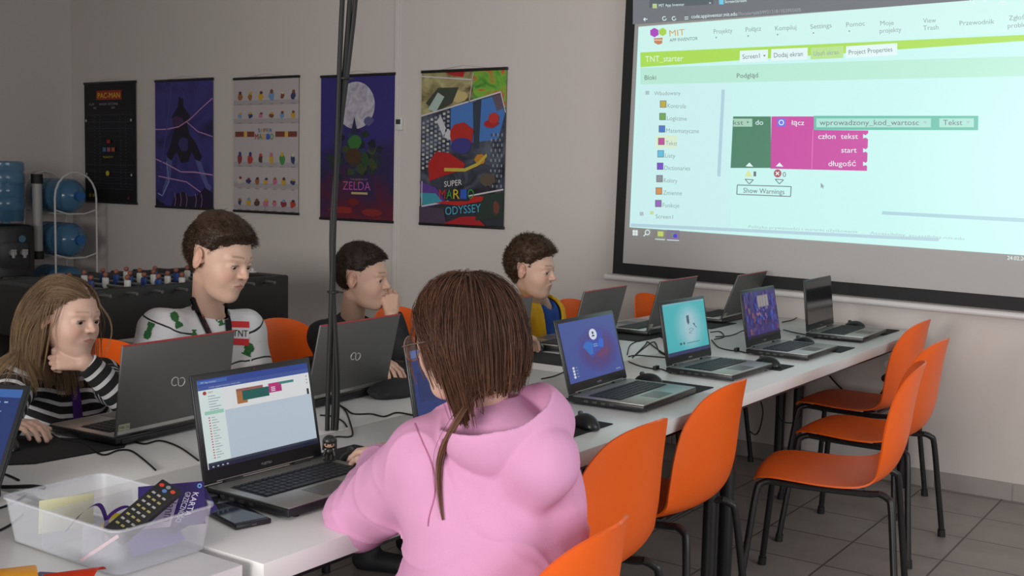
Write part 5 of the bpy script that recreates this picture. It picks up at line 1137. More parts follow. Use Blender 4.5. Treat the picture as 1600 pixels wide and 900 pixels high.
def long_hair(s, parent, hm, coll, n, length, seed, rad, part=0., face=None, puff=.006, name='hair', zcut=None, gather=None, gk=.06, children=1, spread=.003, tone=(0, 1), fl=1., side=0):
    rs = np.random.RandomState(seed); p = scalp_roots(s, n*(2 if side else 1), rs, lambda x: zline(x)+.0)
    if side: p = p[(p[:, 1]-part)*side >= 0]; n = len(p)
    sd = np.where(p[:, 1]-part >= 0, 1., -1.)
    nn = p-A_((-.01, 0, .0)); nn /= np.linalg.norm(nn, axis=1)[:, None]; d = np.stack([-.25-.3*rs.rand(n), sd*(.55+.2*rs.rand(n)), np.full(n, .1)], 1)
    rad_ = p-A_((-.035, 0, .118)); rad_ /= np.linalg.norm(rad_, axis=1)[:, None]+1e-6; wb = sst(-p[:, 0], -.045, .045)[:, None]; d = d*(1-wb)+rad_*wb+rs.normal(size=(n, 3))*.08; d -= nn*np.sum(d*nn, 1)[:, None]
    P = A_(s.head)+(p@s.HR.T)*s.hs; D = d@s.HR.T; D /= np.linalg.norm(D, axis=1)[:, None]
    K = 30; L = length*(.80+.25*rs.rand(n)); st = L/(K-1); S = np.zeros((n, K, 3)); off = puff+rs.uniform(0, .007, n); P = P+(nn@s.HR.T)*(off*.6)[:, None]; S[:, 0] = P; g = A_((0, 0, -1.))
    bk = s.HR@A_((-1, 0, 0)); zc = ((zcut(p) if callable(zcut) else zcut)-.035*rs.rand(n)**2+.005) if zcut is not None else np.full(n, -9.)
    for k in range(1, K):
        D = D*.74+g*(.10+.24*min(1, k/12))+rs.normal(size=(n, 3))*.008
        if k < 9 and face is not None: D = D+bk*face*((.3+.7*(p[:, 0] > .0))*np.where(p[:, 1] > 0, fl, 1))[:, None]
        if gather is not None and k > 6: v = (A_(gather)-P)*A_((1, 1, 0)); D = D+v*gk/.08
        d0, gr = grad(coll, P); nr = d0 < off+.004; dn = np.sum(D*gr, 1); D = np.where((nr & (dn < 0))[:, None], D-gr*dn[:, None], D); D /= np.linalg.norm(D, axis=1)[:, None]+1e-9
        P2 = P+D*st[:, None]; d0 = coll(P2); pen = np.clip(off-d0, 0, .03); P2 = P2+gr*pen[:, None]; P = np.where((P[:, 2] < zc)[:, None], P+D*1e-5, P2); S[:, k] = P
    for _ in range(3): S[:, 1:-1] = (S[:, :-2]+S[:, 1:-1]*2+S[:, 2:])/4
    if children > 1:
        o = rs.normal(size=(n, children, 1, 3))*spread; t = np.linspace(0, 1, K)[None, None, :, None]; S = (S[:, None]+o*(1.1-.4*t)+rs.normal(size=(n, children, 1, 3))*spread*.6*np.sin(t*5)).reshape(-1, K, 3)
    N = len(S); strands_mesh(name, S, rad*rs.uniform(.6, 1.3, N), hm, parent, s.base, tone[0]+(tone[1]-tone[0])*rs.uniform(0, 1, N)**1.6)
def garment(s, name, fn, lo, hi, h, m, parent, run=None):
    V, F = surface(fn, lo, hi, h); at = {}
    if run is not None: at['run'] = ('FLOAT', run(V))
    return np_mesh(name, V, F, m, parent, attrs=at, origin=s.base)
def folds(P, amp, f=38, seed=0): return amp*(wob(P*A_((1, 1, 1.7)), f, seed)+.5*wob(P, f*2.3, seed+1))
def sleeve_run(s, P, torso_first=True):
    dt = s.torso(P, .012); dl = s.arm(P, 'L', .012); dr = s.arm(P, 'R', .012); q_ = s.tl(P); z = q_[:, 2]-.35*np.clip(np.abs(q_[:, 1])-.07, 0, 1)+.5
    def al(sh, el_, wr):
        sh, el_, wr = map(A_, (sh, el_, wr)); u = el_-sh; lu = np.linalg.norm(u); v = wr-el_; lv = np.linalg.norm(v); a = (P-sh)@u/lu; b_ = (P-el_)@v/lv
        return np.where((b_ > 0) & (rc(P, el_, wr, 0, 0) < rc(P, sh, el_, 0, 0)), lu+b_, a)+.2
    return np.where((dt < dl+.012) & (dt < dr+.012), z, np.where(dl < dr, al(s.shL, s.elL, s.wrL), al(s.shR, s.elR, s.wrR)))
def lower_body(s, parent, col, shoe=(.02, .02, .022)):
    pv = A_(s.pelvis)
    def tr(P):
        d = rc(P, pv+s.T@A_([0, .06, 0]), pv+s.T@A_([0, -.06, 0]), .098, .098)
        for kn, an, sg in ((s.knL, s.anL, 1), (s.knR, s.anR, -1)):
            hp = pv+s.T@A_([0, .07*sg, 0]); d = smin(d, rc(P, hp, kn, .078, .056), .03); d = smin(d, rc(P, kn, an, .056, .045), .02)
        return d-folds(P, .003, 50, 3)
    pts = np.stack([pv, A_(s.knL), A_(s.knR), A_(s.anL), A_(s.anR)]); garment(s, 'trousers', tr, pts.min(0)-.16, pts.max(0)+.16, .008, cloth_mat('trousers_dark', col, .9), parent)
    for an in (s.anL, s.anR):
        f = s.T[:, 0]*A_((1, 1, 0)); f = f/np.linalg.norm(f); a = A_(an); g = A_((a[0], a[1], .035))
        sh = lambda P: smax(smin(rc(P, g-f*.02, g+f*.13, .040, .034), rc(P, g, A_((a[0], a[1], .08)), .040, .042), .02), .002-P[:, 2], .004)
        garment(s, 'shoe', sh, g-A_((.2, .2, .06)), g+A_((.2, .2, .12)), .006, mat('shoe_black', shoe, .6), parent)
def start_person(s, label):
    s.base = Vector((s.pelvis[0], s.pelvis[1], 0)); t = thing('person', label, 'person', s.base); s.root = t; return t
def finish_body(s, h=.003, skin=(.56, .35, .27), lips=(.45, .16, .14), brow=(.10, .055, .03)):
    pts = np.stack([A_(v) for v in (s.head, s.shL, s.shR, s.elL, s.elR, s.wrL, s.wrR, s.pelvis, s.knL, s.knR, s.anL, s.anR)]+[A_(H['c']) for H in s.hands])
    V, F = surface(s.body, pts.min(0)-.17, pts.max(0)+.17, h)
    o = np_mesh('body', V, F, M_skin, s.root, origin=s.base); me = o.data; bm = bmesh.new(); bm.from_mesh(me); bm.verts.ensure_lookup_table()
    q = s.hl(V); f_ = (q[:, 0] > .050) & (np.abs(q[:, 1]) < .060) & (q[:, 2] > -.080) & (q[:, 2] < .045) & (np.linalg.norm(q, axis=1) < .13)
    es = [e for e in bm.edges if f_[e.verts[0].index] and f_[e.verts[1].index]]                 # finer skin mesh over eyes, nose and mouth
    bmesh.ops.subdivide_edges(bm, edges=es, cuts=2, use_grid_fill=True); bm.to_mesh(me); bm.free()
    n = len(me.vertices); co = np.empty(n*3, np.float32); me.vertices.foreach_get('co', co); W = co.reshape(-1, 3).astype(float)+A_(s.base)
    q = s.hl(W); m = (q[:, 0] > .045) & (np.linalg.norm(q, axis=1) < .135)
    for _ in range(3): d0, g_ = grad(s.body, W[m], .0006); W[m] -= g_*np.clip(d0, -.002, .002)[:, None]*.9
    me.vertices.foreach_set('co', (W-A_(s.base)).astype(np.float32).ravel()); a = me.attributes.new('tint', 'FLOAT_COLOR', 'POINT'); a.data.foreach_set('color', person_tint(s, W, skin, lips, brow).astype(np.float32).ravel())
    me.polygons.foreach_set('use_smooth', [True]*len(me.polygons)); me.update(); return o
# ---------------------------------------------------------------- the five children
def bvh(o):
    me = o.data; off = o.parent.location if o.parent else Vector((0, 0, 0))
    return BVHTree.FromPolygons([v.co+off for v in me.vertices], [tuple(p.vertices) for p in me.polygons])
def cast(trees, x, y, off):
    d = ray(x, y).normalized(); best = None
    for t in trees:
        h, n, i, ds = t.ray_cast(CAMPOS, d)
        if h is not None and (best is None or ds < best[2]):
            if n.dot(d) > 0: n = -n
            best = (h, n, ds)
    return None if best is None else best[0]+best[1]*off
def patch(trees, quad, nu, nv, m, parent, name, off=.002, mask=None, thick=.0008):
    """a printed or sewn-on patch laid over cloth: quad = 4 corners (TL, TR, BR, BL) marking where it lies"""
    (ax, ay), (bx, by), (cx_, cy_), (dx, dy) = quad; bm = bmesh.new(); g = []
    for j in range(nv+1):
        row = []
        for i in range(nu+1):
            u, v = i/nu, j/nv; x = (ax*(1-u)+bx*u)*(1-v)+(dx*(1-u)+cx_*u)*v; y = (ay*(1-u)+by*u)*(1-v)+(dy*(1-u)+cy_*u)*v
            p = cast(trees, x, y, off); row.append(None if p is None else bm.verts.new(p-parent_base(parent)))
        g.append(row)
    for j in range(nv):
        for i in range(nu):
            if mask and not mask(i/nu+.5/nu, j/nv+.5/nv): continue
            q = [g[j][i], g[j][i+1], g[j+1][i+1], g[j+1][i]]
            if None not in q and max((a.co-b_.co).length for a in q for b_ in q) < .06: bm.faces.new(q)
    for v in [v for v in bm.verts if not v.link_faces]: bm.verts.remove(v)
    if thick and bm.faces: bmesh.ops.solidify(bm, geom=bm.faces[:], thickness=thick)
    q = MB(); q.bm.free(); q.bm = bm; return q.build(name, m, parent, smooth=60)
def parent_base(p):
    v = Vector((0, 0, 0))
    while p is not None: v += p.location; p = p.parent
    return v
def ribbon(trees, path, wpx, m, parent, name, off=.003):
    P = catmull([Vector((x, y, 0)) for x, y in path], 8); bm = bmesh.new(); prev = None; lastd = None; b0 = parent_base(parent)
    for i, p in enumerate(P):
        t = (P[min(i+1, len(P)-1)]-P[max(i-1, 0)]); n = Vector((-t.y, t.x, 0)).normalized()*wpx/2
        c = cast(trees, p.x, p.y, off)
        if c is None: continue
        row = []
        for s_ in (-1, -.33, .33, 1):
            h = cast(trees, p.x+n.x*s_, p.y+n.y*s_, off)
            if h is None or (h-c).length > .03: d = ray(p.x+n.x*s_, p.y+n.y*s_); h = CAMPOS+d*((c-CAMPOS).dot(FW)/d.dot(FW))
            row.append(bm.verts.new(h-b0))
        if prev:
            for k in range(3): bm.faces.new((prev[k], prev[k+1], row[k+1], row[k]))
        prev = row
    bmesh.ops.solidify(bm, geom=bm.faces[:], thickness=.0012); q = MB(); q.bm.free(); q.bm = bm; return q.build(name, m, parent, smooth=60)
def cloth_text(trees, s_, p0, p1, h, m, parent, name='lettering', off=.0035):
    V, F, wd = text_geo(s_); dx, dy = p1[0]-p0[0], p1[1]-p0[1]; l = math.hypot(dx, dy); nx, ny = dy/l, -dx/l; b0 = parent_base(parent); out = []
    for x, y in V:
        a = x/wd; b_ = y/.72*h; p = cast(trees, p0[0]+dx*a+nx*b_, p0[1]+dy*a+ny*b_, off); out.append(tuple((p if p is not None else CAMPOS)-b0))
    me = bpy.data.meshes.new(name); me.from_pydata(out, [], [tuple(f) for f in F]); me.materials.append(m); return link(name, me, parent)
v3 = lambda p: A_(p)

# ===== girl in the striped sweater
g = Person(head=v3(on_x(106, 497, -2.72)), hs=.93, head_h=12, head_p=6, head_r=-4, chest=v3(on_x(98, 650, -2.86)), torso_h=2, torso_p=12, build_=.90, nk=.80,
    shL=v3(on_x(158, 592, -2.83)), shR=v3(on_x(30, 592, -2.80)), elL=v3(on_x(196, 622, -2.62)), wrL=v3(on_x(133, 566, -2.66)), elR=v3(on_x(-14, 690, -2.66)), wrR=v3(on_x(16, 664, -2.53)),
    pelvis=(-3.10, 1.80, .545), knL=(-2.72, 1.92, .50), knR=(-2.72, 1.70, .50), anL=(-2.74, 1.93, .09), anR=(-2.74, 1.70, .09), hands=[])
mz = on_z(47, 668, TZ+.04)
g.hands = [make_hand(g.wrL, A_(on_x(104, 562, -2.69))-g.wrL, (-.8, -.1, -.2), True, (48, 62, 45), .92, (.8, .3, .2)),
           make_hand(g.wrR, A_((mz.x+.02, mz.y-.0, TZ+.050))-g.wrR, (0, 0, -1), False, (18, 25, 20), .92)]
start_person(g, 'girl with long fair hair in a black and white striped sweater, hand at her neck')
gb = finish_body(g, .003, (.60, .385, .30), (.47, .19, .17), (.30, .18, .10)); eyes(g, g.root, (1, -.15, -.20))
def gsw(P):
    nb = g.tw((-.012, 0, .150)); d = g.torso(P, .012); d = smin(d, rc(P, nb-g.T[:, 2]*.03, nb+g.T[:, 2]*.004, .064, .050), .015)
    d = smin(d, smin(smax(g.arm(P, 'L', .012), -rc(P, g.wrL+nrm(g.wrL-g.elL)*.04, g.wrL+nrm(g.wrL-g.elL)*.3, .055, .08), .004), smax(g.arm(P, 'R', .012), -rc(P, g.wrR+nrm(g.wrR-g.elR)*.035, g.wrR+nrm(g.wrR-g.elR)*.3, .055, .08), .004), .01), .025)
    d = d-folds(P, .0035, 44, 1); a = g.tw((-.012, 0, .16)); return smax(d, -rc(P, a, a+g.T[:, 2]*.12, .0465, .075), .004)
allp = np.stack([g.shL, g.shR, g.elL, g.elR, g.wrL, g.wrR, A_(g.pelvis)])
gs = garment(g, 'striped_sweater', gsw, allp.min(0)-.16, allp.max(0)+.14, .0042, cloth_mat('sweater_stripes', (.012, .012, .013), .9, stripes=(.0335, .34, (.62, .62, .64), 8, .006), bump=.4, bs=700), g.root, lambda V: sleeve_run(g, V))
lower_body(g, g.root, (.03, .035, .05))
HB = hair_mat('hair_fair', (.13, .078, .044), (.27, .175, .095), (.34, .23, .135))
gcol = lambda P: np.minimum(ell(g.hl(P), (.055, 0, -.025), (.070, .083, .080))*g.hs, np.minimum(np.minimum(ell(g.hl(P), (-.014, 0, .030), (.098, .080, .088)), ell(g.hl(P), (.012, 0, -.03), (.055, .064, .085)))*g.hs, gsw(P)))
zc_ = on_x(60, 578, -2.85).z; gb_ = g.wl((-.10, -.075, -.2))
long_hair(g, g.root, HB, gcol, 1200, .30, 21, .0014, part=.004, face=.5, puff=-.001, name='hair', tone=(0, .12), side=-1, zcut=zc_, gather=gb_, gk=.05); long_hair(g, g.root, HB, gcol, 1000, .31, 22, .0004, part=.004, face=.5, puff=.001, name='hair_strands', children=4, spread=.0022, tone=(0, .8), side=-1, zcut=zc_, gather=gb_, gk=.05)
long_hair(g, g.root, HB, gcol, 700, .31, 23, .0014, part=.004, face=.28, puff=-.001, name='hair', tone=(0, .12), side=1, zcut=zc_-.03); long_hair(g, g.root, HB, gcol, 600, .31, 24, .0004, part=.004, face=.28, puff=.001, name='hair_strands', children=4, spread=.0022, tone=(0, .8), side=1, zcut=zc_-.03)
T_ = [bvh(gs), bvh(gb)]
M_ly = mat('lanyard_violet', srgb(104, 56, 160), .55, bump=.2, bscale=900)
lr = ribbon(T_, [(111, 583), (113, 592), (116, 612), (119, 632), (121, 656)], 14, M_ly, g.root, 'lanyard', .005)
cloth_text(T_+[bvh(lr)] if False else T_, 'TNT', (117, 625), (119, 610), 5, ink((210, 150, 170)), lr, 'lettering', .0075)

# ===== boy in the white printed shirt
b = Person(head=v3(on_x(343, 404, -2.62)), hs=1.06, head_h=11, head_p=17, head_r=-4, chest=v3(on_x(316, 570, -2.80)), torso_h=3, torso_p=14, build_=1.08, nk=1.05,
    shL=v3(on_x(382, 517, -2.76)), shR=v3(on_x(250, 516, -2.76)), elL=v3(on_x(400, 592, -2.70)), wrL=v3(on_x(372, 655, -2.45)), elR=v3(on_x(222, 600, -2.72)), wrR=v3(on_x(285, 640, -2.46)),
    pelvis=(-3.00, 2.25, .55), knL=(-2.58, 2.38, .51), knR=(-2.58, 2.14, .51), anL=(-2.60, 2.38, .09), anR=(-2.60, 2.12, .09), hands=[])
b.hands = [make_hand(b.wrL, (1, -.1, -.15), (0, 0, -1), True), make_hand(b.wrR, (1, .2, -.1), (0, 0, -1), False)]
start_person(b, 'boy with short brown hair and black lanyard in a white shirt with green print')
bb = finish_body(b, .003, (.60, .385, .29), (.46, .20, .17), (.12, .07, .04)); eyes(b, b.root, (1, 0, -.42))
def bsh(P):
    d = b.torso(P, .016)
    for sh, el_ in ((b.shL, b.elL), (b.shR, b.elR)):
        u = nrm(el_-sh); sl = rc(P, sh, el_, .062, .060); sl = smax(sl, (P-(sh+u*np.linalg.norm(el_-sh)*.80))@u, .004); sl = smax(sl, -rc(P, sh+u*.12, el_+u*.1, .050, .054), .002); d = smin(d, sl, .03)
    d = d-folds(P, .0045, 30, 4); nb = b.tw((-.012, 0, .150)); d = smin(d, rc(P, nb-b.T[:, 2]*.03, nb+b.T[:, 2]*.006, .070, .058), .015); f_ = nrm(b.T[:, 2]-b.T[:, 0]*.25+A_((.35, 0, 0)))
    return smax(d, -rc(P, nb+A_((.012, 0, .008)), nb+f_*.14, .0535, .09), .003)
allp = np.stack([b.shL, b.shR, b.elL, b.elR, A_(b.pelvis)])
bs = garment(b, 'printed_tshirt', bsh, allp.min(0)-.16, allp.max(0)+.14, .0042, cloth_mat('tshirt_white', (.66, .66, .67), .85, stripes=(.078, .07, (.02, .02, .022), 11, .02), bump=.2), b.root, lambda V: sleeve_run(b, V))
lower_body(b, b.root, (.03, .04, .07))
HBR = hair_mat('hair_brown', (.030, .017, .011), (.055, .032, .020), (.13, .080, .050))
thk = lambda top, side: (lambda q: side+(top-side)*sst(q[:, 2]+.25*q[:, 0], .045, .10))
short_hair(b, b.root, HBR, thk(.022, .007), lambda p: np.stack([.55+p[:, 0]*3, -.35+p[:, 1]*6, np.full(len(p), -.25)], 1), 9000, (.012, .030), seed=3, zl=lambda x: zline(x)-.004, lift=.28)
T_ = [bvh(bs), bvh(bb)]; GRN = mat('print_green', (.02, .12, .03), .8, var=.5, vscale=160); RED = mat('patch_red', srgb(206, 44, 48), .8, bump=.2, bscale=600); WHT = mat('patch_white', (.70, .70, .71), .8)
for k, (x, y, w_, h_, a) in enumerate(((275, 500, 12, 26, -.45), (233, 517, 11, 27, .35), (343, 497, 13, 24, -.3), (367, 474, 10, 14, -.3), (296, 472, 10, 14, .2), (303, 521, 8, 12, 0), (388, 546, 16, 20, .4), (246, 462, 14, 6, -.5), (330, 545, 9, 16, .2))):
    c, s_ = math.cos(a), math.sin(a); R2 = lambda u, v: (x+u*c-v*s_, y+u*s_+v*c)
    patch(T_[:1], [R2(-w_/2, -h_/2), R2(w_/2, -h_/2), R2(w_/2, h_/2), R2(-w_/2, h_/2)], 7, 9, GRN, bs, 'green_print', .0016, lambda u, v, k=k: abs(u-.5) < .24+.26*abs(math.sin(v*5+k)) , 0)
patch(T_, [(359, 502), (389, 503), (388, 540), (360, 538)], 8, 10, WHT, bs, 'chest_patch', .0016, None, 0)
patch(T_, [(359, 502), (389, 503), (389, 512.5), (359.5, 511.5)], 8, 4, RED, bs, 'chest_patch', .0024, None, 0); patch(T_, [(360, 528.5), (388.5, 529.5), (388, 540), (360, 538.5)], 8, 4, RED, bs, 'chest_patch', .0024, None, 0)
cloth_text(T_, 'TNT', (363, 525.5), (386, 526.5), 10.5, ink((24, 22, 24)), bs)
M_lb = mat('lanyard_black', (.014, .014, .018), .6, bump=.2, bscale=900)
lr = ribbon(T_, [(297, 447), (300, 462), (306, 480), (315, 500), (325, 520), (330, 532)], 9, M_lb, b.root, 'lanyard', .005); ribbon(T_, [(350, 474), (353, 488), (355, 505), (357, 525), (358, 540)], 9, M_lb, b.root, 'lanyard', .005)
for k in range(3): cloth_text(T_, 'TNT', (312+k*5.5, 494+k*11), (316+k*5.5, 503+k*11), 3.5, ink((130, 70, 70)), lr, 'lettering', .0078)

# ===== boy in the black sweater, hand over his mouth
k_ = Person(head=v3(on_x(566, 434, -2.74)), hs=1.0, head_h=24, head_p=6, head_r=0, chest=v3(on_x(540, 566, -2.90)), torso_h=12, torso_p=14, build_=.95, nk=.95,
    shL=v3(on_x(584, 528, -2.84)), shR=v3(on_x(508, 527, -2.90)), elL=v3(on_x(632, 560, -2.60)), wrL=v3(on_x(612, 492, -2.63)), elR=v3(on_x(530, 606, -2.70)), wrR=v3(on_x(588, 560, -2.47)),
    pelvis=(-3.03, 3.08, .55), knL=(-2.62, 3.20, .51), knR=(-2.62, 2.97, .51), anL=(-2.64, 3.2, .09), anR=(-2.64, 2.96, .09), hands=[])
mq = k_.wl((.100, .012, -.050)); 
k_.hands = [make_hand(k_.wrL, A_(mq)+A_((.0, .0, .03))-k_.wrL, A_(mq)-A_(k_.head)*0-A_(on_x(625, 470, -2.5)), True, (42, 52, 40), .95, (.7, .35, .4)),
            make_hand(k_.wrR, A_(on_x(618, 577, -2.38))-k_.wrR, (0, 0, -1), False, (16, 26, 20), .95, spread=.12)]
start_person(k_, 'boy with short dark hair in a black sweater covering his mouth with one hand')
kb = finish_body(k_, .003, (.56, .35, .26), (.42, .18, .15), (.06, .035, .02)); eyes(k_, k_.root, (1, -.1, -.1))
def ksw(P):
    nb = k_.tw((-.012, 0, .150)); d = k_.torso(P, .016); d = smin(d, rc(P, nb-k_.T[:, 2]*.03, nb+k_.T[:, 2]*.004, .066, .055), .015)
    al = smin(smax(k_.arm(P, 'L', .018), -rc(P, k_.wrL+nrm(k_.wrL-k_.elL)*.045, k_.wrL+nrm(k_.wrL-k_.elL)*.3, .055, .08), .004), smax(k_.arm(P, 'R', .018), -rc(P, k_.wrR+nrm(k_.wrR-k_.elR)*.022, k_.wrR+nrm(k_.wrR-k_.elR)*.3, .06, .08), .004), .01)
    d = smin(d, al, .02)-folds(P, .004, 36, 7); a = k_.tw((.0, 0, .165)); return smax(d, -rc(P, a, a+k_.T[:, 2]*.12+A_((.03, 0, 0)), .052, .085), .004)
allp = np.stack([k_.shL, k_.shR, k_.elL, k_.elR, k_.wrL, k_.wrR, A_(k_.pelvis)])
garment(k_, 'black_sweater', ksw, allp.min(0)-.16, allp.max(0)+.14, .005, cloth_mat('sweater_black', (.013, .013, .015), .85), k_.root); lower_body(k_, k_.root, (.02, .022, .03))
HD = hair_mat('hair_dark', (.016, .010, .007), (.030, .019, .013), (.075, .045, .028))
short_hair(k_, k_.root, HD, thk(.017, .004), lambda p: np.stack([.5+p[:, 0]*2, p[:, 1]*3, np.full(len(p), -.15)], 1), 8000, (.008, .018), seed=5, lift=.4)

# ===== boy in the yellow jacket
y_ = Person(head=v3(on_x(831, 421, -2.52)), hs=1.0, head_h=12, head_p=8, head_r=0, chest=v3(on_x(834, 528, -2.66)), torso_h=4, torso_p=12, build_=.92, nk=.9,
    shL=v3(on_x(858, 490, -2.64)), shR=v3(on_x(802, 488, -2.64)), elL=v3(on_x(874, 540, -2.60)), wrL=v3(on_x(900, 532, -2.40)), elR=v3(on_x(793, 545, -2.56)), wrR=v3(on_x(812, 522, -2.36)),
    pelvis=(-2.84, 3.72, .55), knL=(-2.44, 3.84, .51), knR=(-2.44, 3.62, .51), anL=(-2.46, 3.84, .09), anR=(-2.46, 3.60, .09), hands=[])
mz = on_z(836, 533, TZ+.045); y_.hands = [make_hand(y_.wrL, (1, -.3, -.1), (0, 0, -1), True), make_hand(y_.wrR, A_(mz)-y_.wrR, (0, 0, -1), False, (16, 24, 18), 1.0)]
start_person(y_, 'boy with curly brown hair in a yellow jacket over a blue shirt, in profile')
finish_body(y_, .0032, (.56, .355, .27), (.42, .18, .16), (.08, .05, .03)); eyes(y_, y_.root, (1, -.1, -.25))
def yin(P):
    nb = y_.tw((-.012, 0, .150)); d = y_.torso(P, .008)-folds(P, .0025, 46, 2); f_ = A_((.25, 0, 1)); return smax(d, -rc(P, nb+A_((.02, 0, .0)), nb+f_*.14, .050, .09), .003)
def yj(P):
    q = y_.tl(P); d = y_.torso(P, .024); al = smin(smax(y_.arm(P, 'L', .020), -rc(P, y_.wrL, y_.wrL+nrm(y_.wrL-y_.elL)*.3, .05, .08)+.005, .004), smax(y_.arm(P, 'R', .020), -rc(P, y_.wrR, y_.wrR+nrm(y_.wrR-y_.elR)*.3, .05, .08)+.005, .004), .01)
    d = smin(d, al, .02); nb = y_.tw((-.012, 0, .150)); d = smin(d, ell(P, nb+A_((-.045, 0, -.005)), (.055, .085, .045)), .02); d -= folds(P, .006, 34, 9)
    op = np.maximum(np.abs(q[:, 1]+.002)-(.060+.10*np.clip(q[:, 2], -.1, .2)), .02-q[:, 0]); d = smax(d, -op, .006); d = smax(d, -y_.torso(P, .012), .003); return smax(d, -rc(P, nb+A_((.01, 0, .0)), nb+A_((.015, 0, .14)), .055, .085), .004)
allp = np.stack([y_.shL, y_.shR, y_.elL, y_.elR, y_.wrL, y_.wrR, A_(y_.pelvis)])
garment(y_, 'blue_shirt', yin, allp.min(0)-.16, allp.max(0)+.14, .005, cloth_mat('shirt_blue', srgb(24, 74, 160), .8), y_.root)
garment(y_, 'yellow_jacket', yj, allp.min(0)-.16, allp.max(0)+.14, .005, cloth_mat('jacket_yellow', srgb(222, 168, 12), .8), y_.root); lower_body(y_, y_.root, (.02, .025, .045))
HC = hair_mat('hair_curly_brown', (.026, .015, .010), (.060, .034, .020), (.15, .085, .048))
short_hair(y_, y_.root, HC, thk(.030, .014), lambda p: np.stack([.3+p[:, 0]*3, p[:, 1]*4, np.full(len(p), -.1)], 1), 2600, (.04, .075), curl=.9, seed=9, rad=.0009, zl=lambda x: zline(x)-.002, lift=.7, capwob=.0035)

# ===== girl in the pink hoodie
p_ = Person(head=v3(on_x(726, 527, -1.15)), hs=.915, head_h=187, head_p=14, head_r=0, chest=v3(on_x(768, 790, -1.13)), torso_h=150, torso_p=12, build_=.98, nk=.85, shr=.034,
    shL=v3(on_x(672, 722, -1.21)), shR=v3(on_x(840, 722, -1.02)), elL=v3(on_x(560, 808, -1.43)), wrL=A_((-1.56, 1.79, .79)), elR=A_((-1.30, 1.93, .80)), wrR=A_((-1.60, 1.905, .79)),
    pelvis=(-1.19, 1.575, .56), knL=(-1.46, 1.50, .52), knR=(-1.44, 1.75, .52), anL=(-1.38, 1.44, .09), anR=(-1.40, 1.78, .09), hands=[])
p_.hands = [make_hand(p_.wrL, (-1, .45, -.05), (0, 0, -1), True, (14, 20, 16)), make_hand(p_.wrR, A_((-1.735, 1.880, TZ+.045))-p_.wrR, (0, 0, -1), False, (12, 26, 22), 1.0)]
start_person(p_, 'girl with long brown hair and round glasses in a pink hoodie, seen from behind')
pb = finish_body(p_, .0035, (.60, .385, .30), (.45, .2, .18), (.08, .05, .03)); eyes(p_, p_.root, (1, 0, -.3))
nbp = p_.tw((-.012, 0, .150))
def hood(P):
    q = p_.tl(P)-A_((0, 0, .118)); o = ell(q, (-.090, 0, .020), (.084, .122, .092)); o = smin(o, ell(q, (-.02, 0, .030), (.090, .098, .042)), .03)
    i = ell(q, (-.100, .034, .078), (.090, .106, .088)); return smax(o, -i, .008)
def phd(P):
    d = p_.torso(P, .030); al = smin(smax(p_.arm(P, 'L', .031), -rc(P, p_.wrL+nrm(p_.wrL-p_.elL)*.04, p_.wrL+nrm(p_.wrL-p_.elL)*.3, .05, .08), .004), smax(p_.arm(P, 'R', .016), -rc(P, p_.wrR+nrm(p_.wrR-p_.elR)*.04, p_.wrR+nrm(p_.wrR-p_.elR)*.3, .05, .08), .004), .01)
    q0 = p_.tl(P); d = smin(d, rc(q0, (0, -.085, .0), (.0, -.080, -.26), .078, .080), .05); d = smin(d, al, .040); pv = A_(p_.pelvis); d = smax(d, .50-P[:, 2], .01)
    # drape folds running from the shoulder to the elbow and across the waist
    d = d-folds(P, .0035, 26, 6); w1 = wob(P, 14, 3); w2 = wob(P, 19, 8)
    arm_ = sst(.16-np.linalg.norm(P-A_(p_.elL)*.6-A_(p_.shL)*.4, axis=1), 0, .1)
    d = d-.0045*arm_*(1-np.abs(np.sin((P@nrm(A_(p_.elL)-p_.shL))*34+w1*2.2)))**3
    d = d-.0045*sst(.86-P[:, 2], 0, .14)*(1-np.abs(np.sin(P[:, 2]*30+P[:, 1]*12+w1*2.5)))**3-.0035*(1-np.abs(np.sin((P@nrm((.3, .8, .9)))*17+w2*2.6)))**4
    d = smin(d, near(P, p_.tw((-.06, 0, .13)), .26, hood)-.0022*wob(P, 45, 5), .005); nk_ = nbp+p_.T[:, 2]*.0
    return smax(d, -rc(P, nk_+A_((-.00, 0, .02)), nk_+A_((-.03, 0, .16)), .050, .085), .006)
allp = np.stack([p_.shL, p_.shR, p_.elL, p_.elR, p_.wrL, p_.wrR, A_(p_.pelvis)])
M_pink = cloth_mat('hoodie_pink', srgb(210, 150, 187), .9, bump=.35, bs=900)
ph = garment(p_, 'pink_hoodie', phd, allp.min(0)-.19, allp.max(0)+.19, .004, M_pink, p_.root); lower_body(p_, p_.root, (.012, .013, .016))
T_ = [bvh(ph)]; M_seam = mat('hoodie_seam', srgb(214, 138, 178), .9)
ribbon(T_, [(648, 662), (660, 690), (672, 718), (679, 745), (679, 775), (671, 806), (669, 822)], 1.8, M_seam, ph, 'seam', .0012)
HP = hair_mat('hair_long_brown', (.024, .012, .009), (.125, .052, .030), (.24, .110, .064))
sk_p = lambda P: np.minimum(np.minimum(ell(p_.hl(P), (-.014, 0, .030), (.097, .077, .088)), ell(p_.hl(P), (.010, 0, -.03), (.060, .064, .085))), ell(p_.hl(P), (.062, 0, -.03), (.055, .066, .075)))*p_.hs
pcol = lambda P: np.minimum(sk_p(P), p_.torso(P, .012)); zc0 = on_x(760, 584, -1.08).z; zc_ = lambda p: zc0-.055*sst(p[:, 1], .01, .04)*sst(p[:, 0], -.06, -.01); gc_ = p_.wl((-.035, 0, -.1))
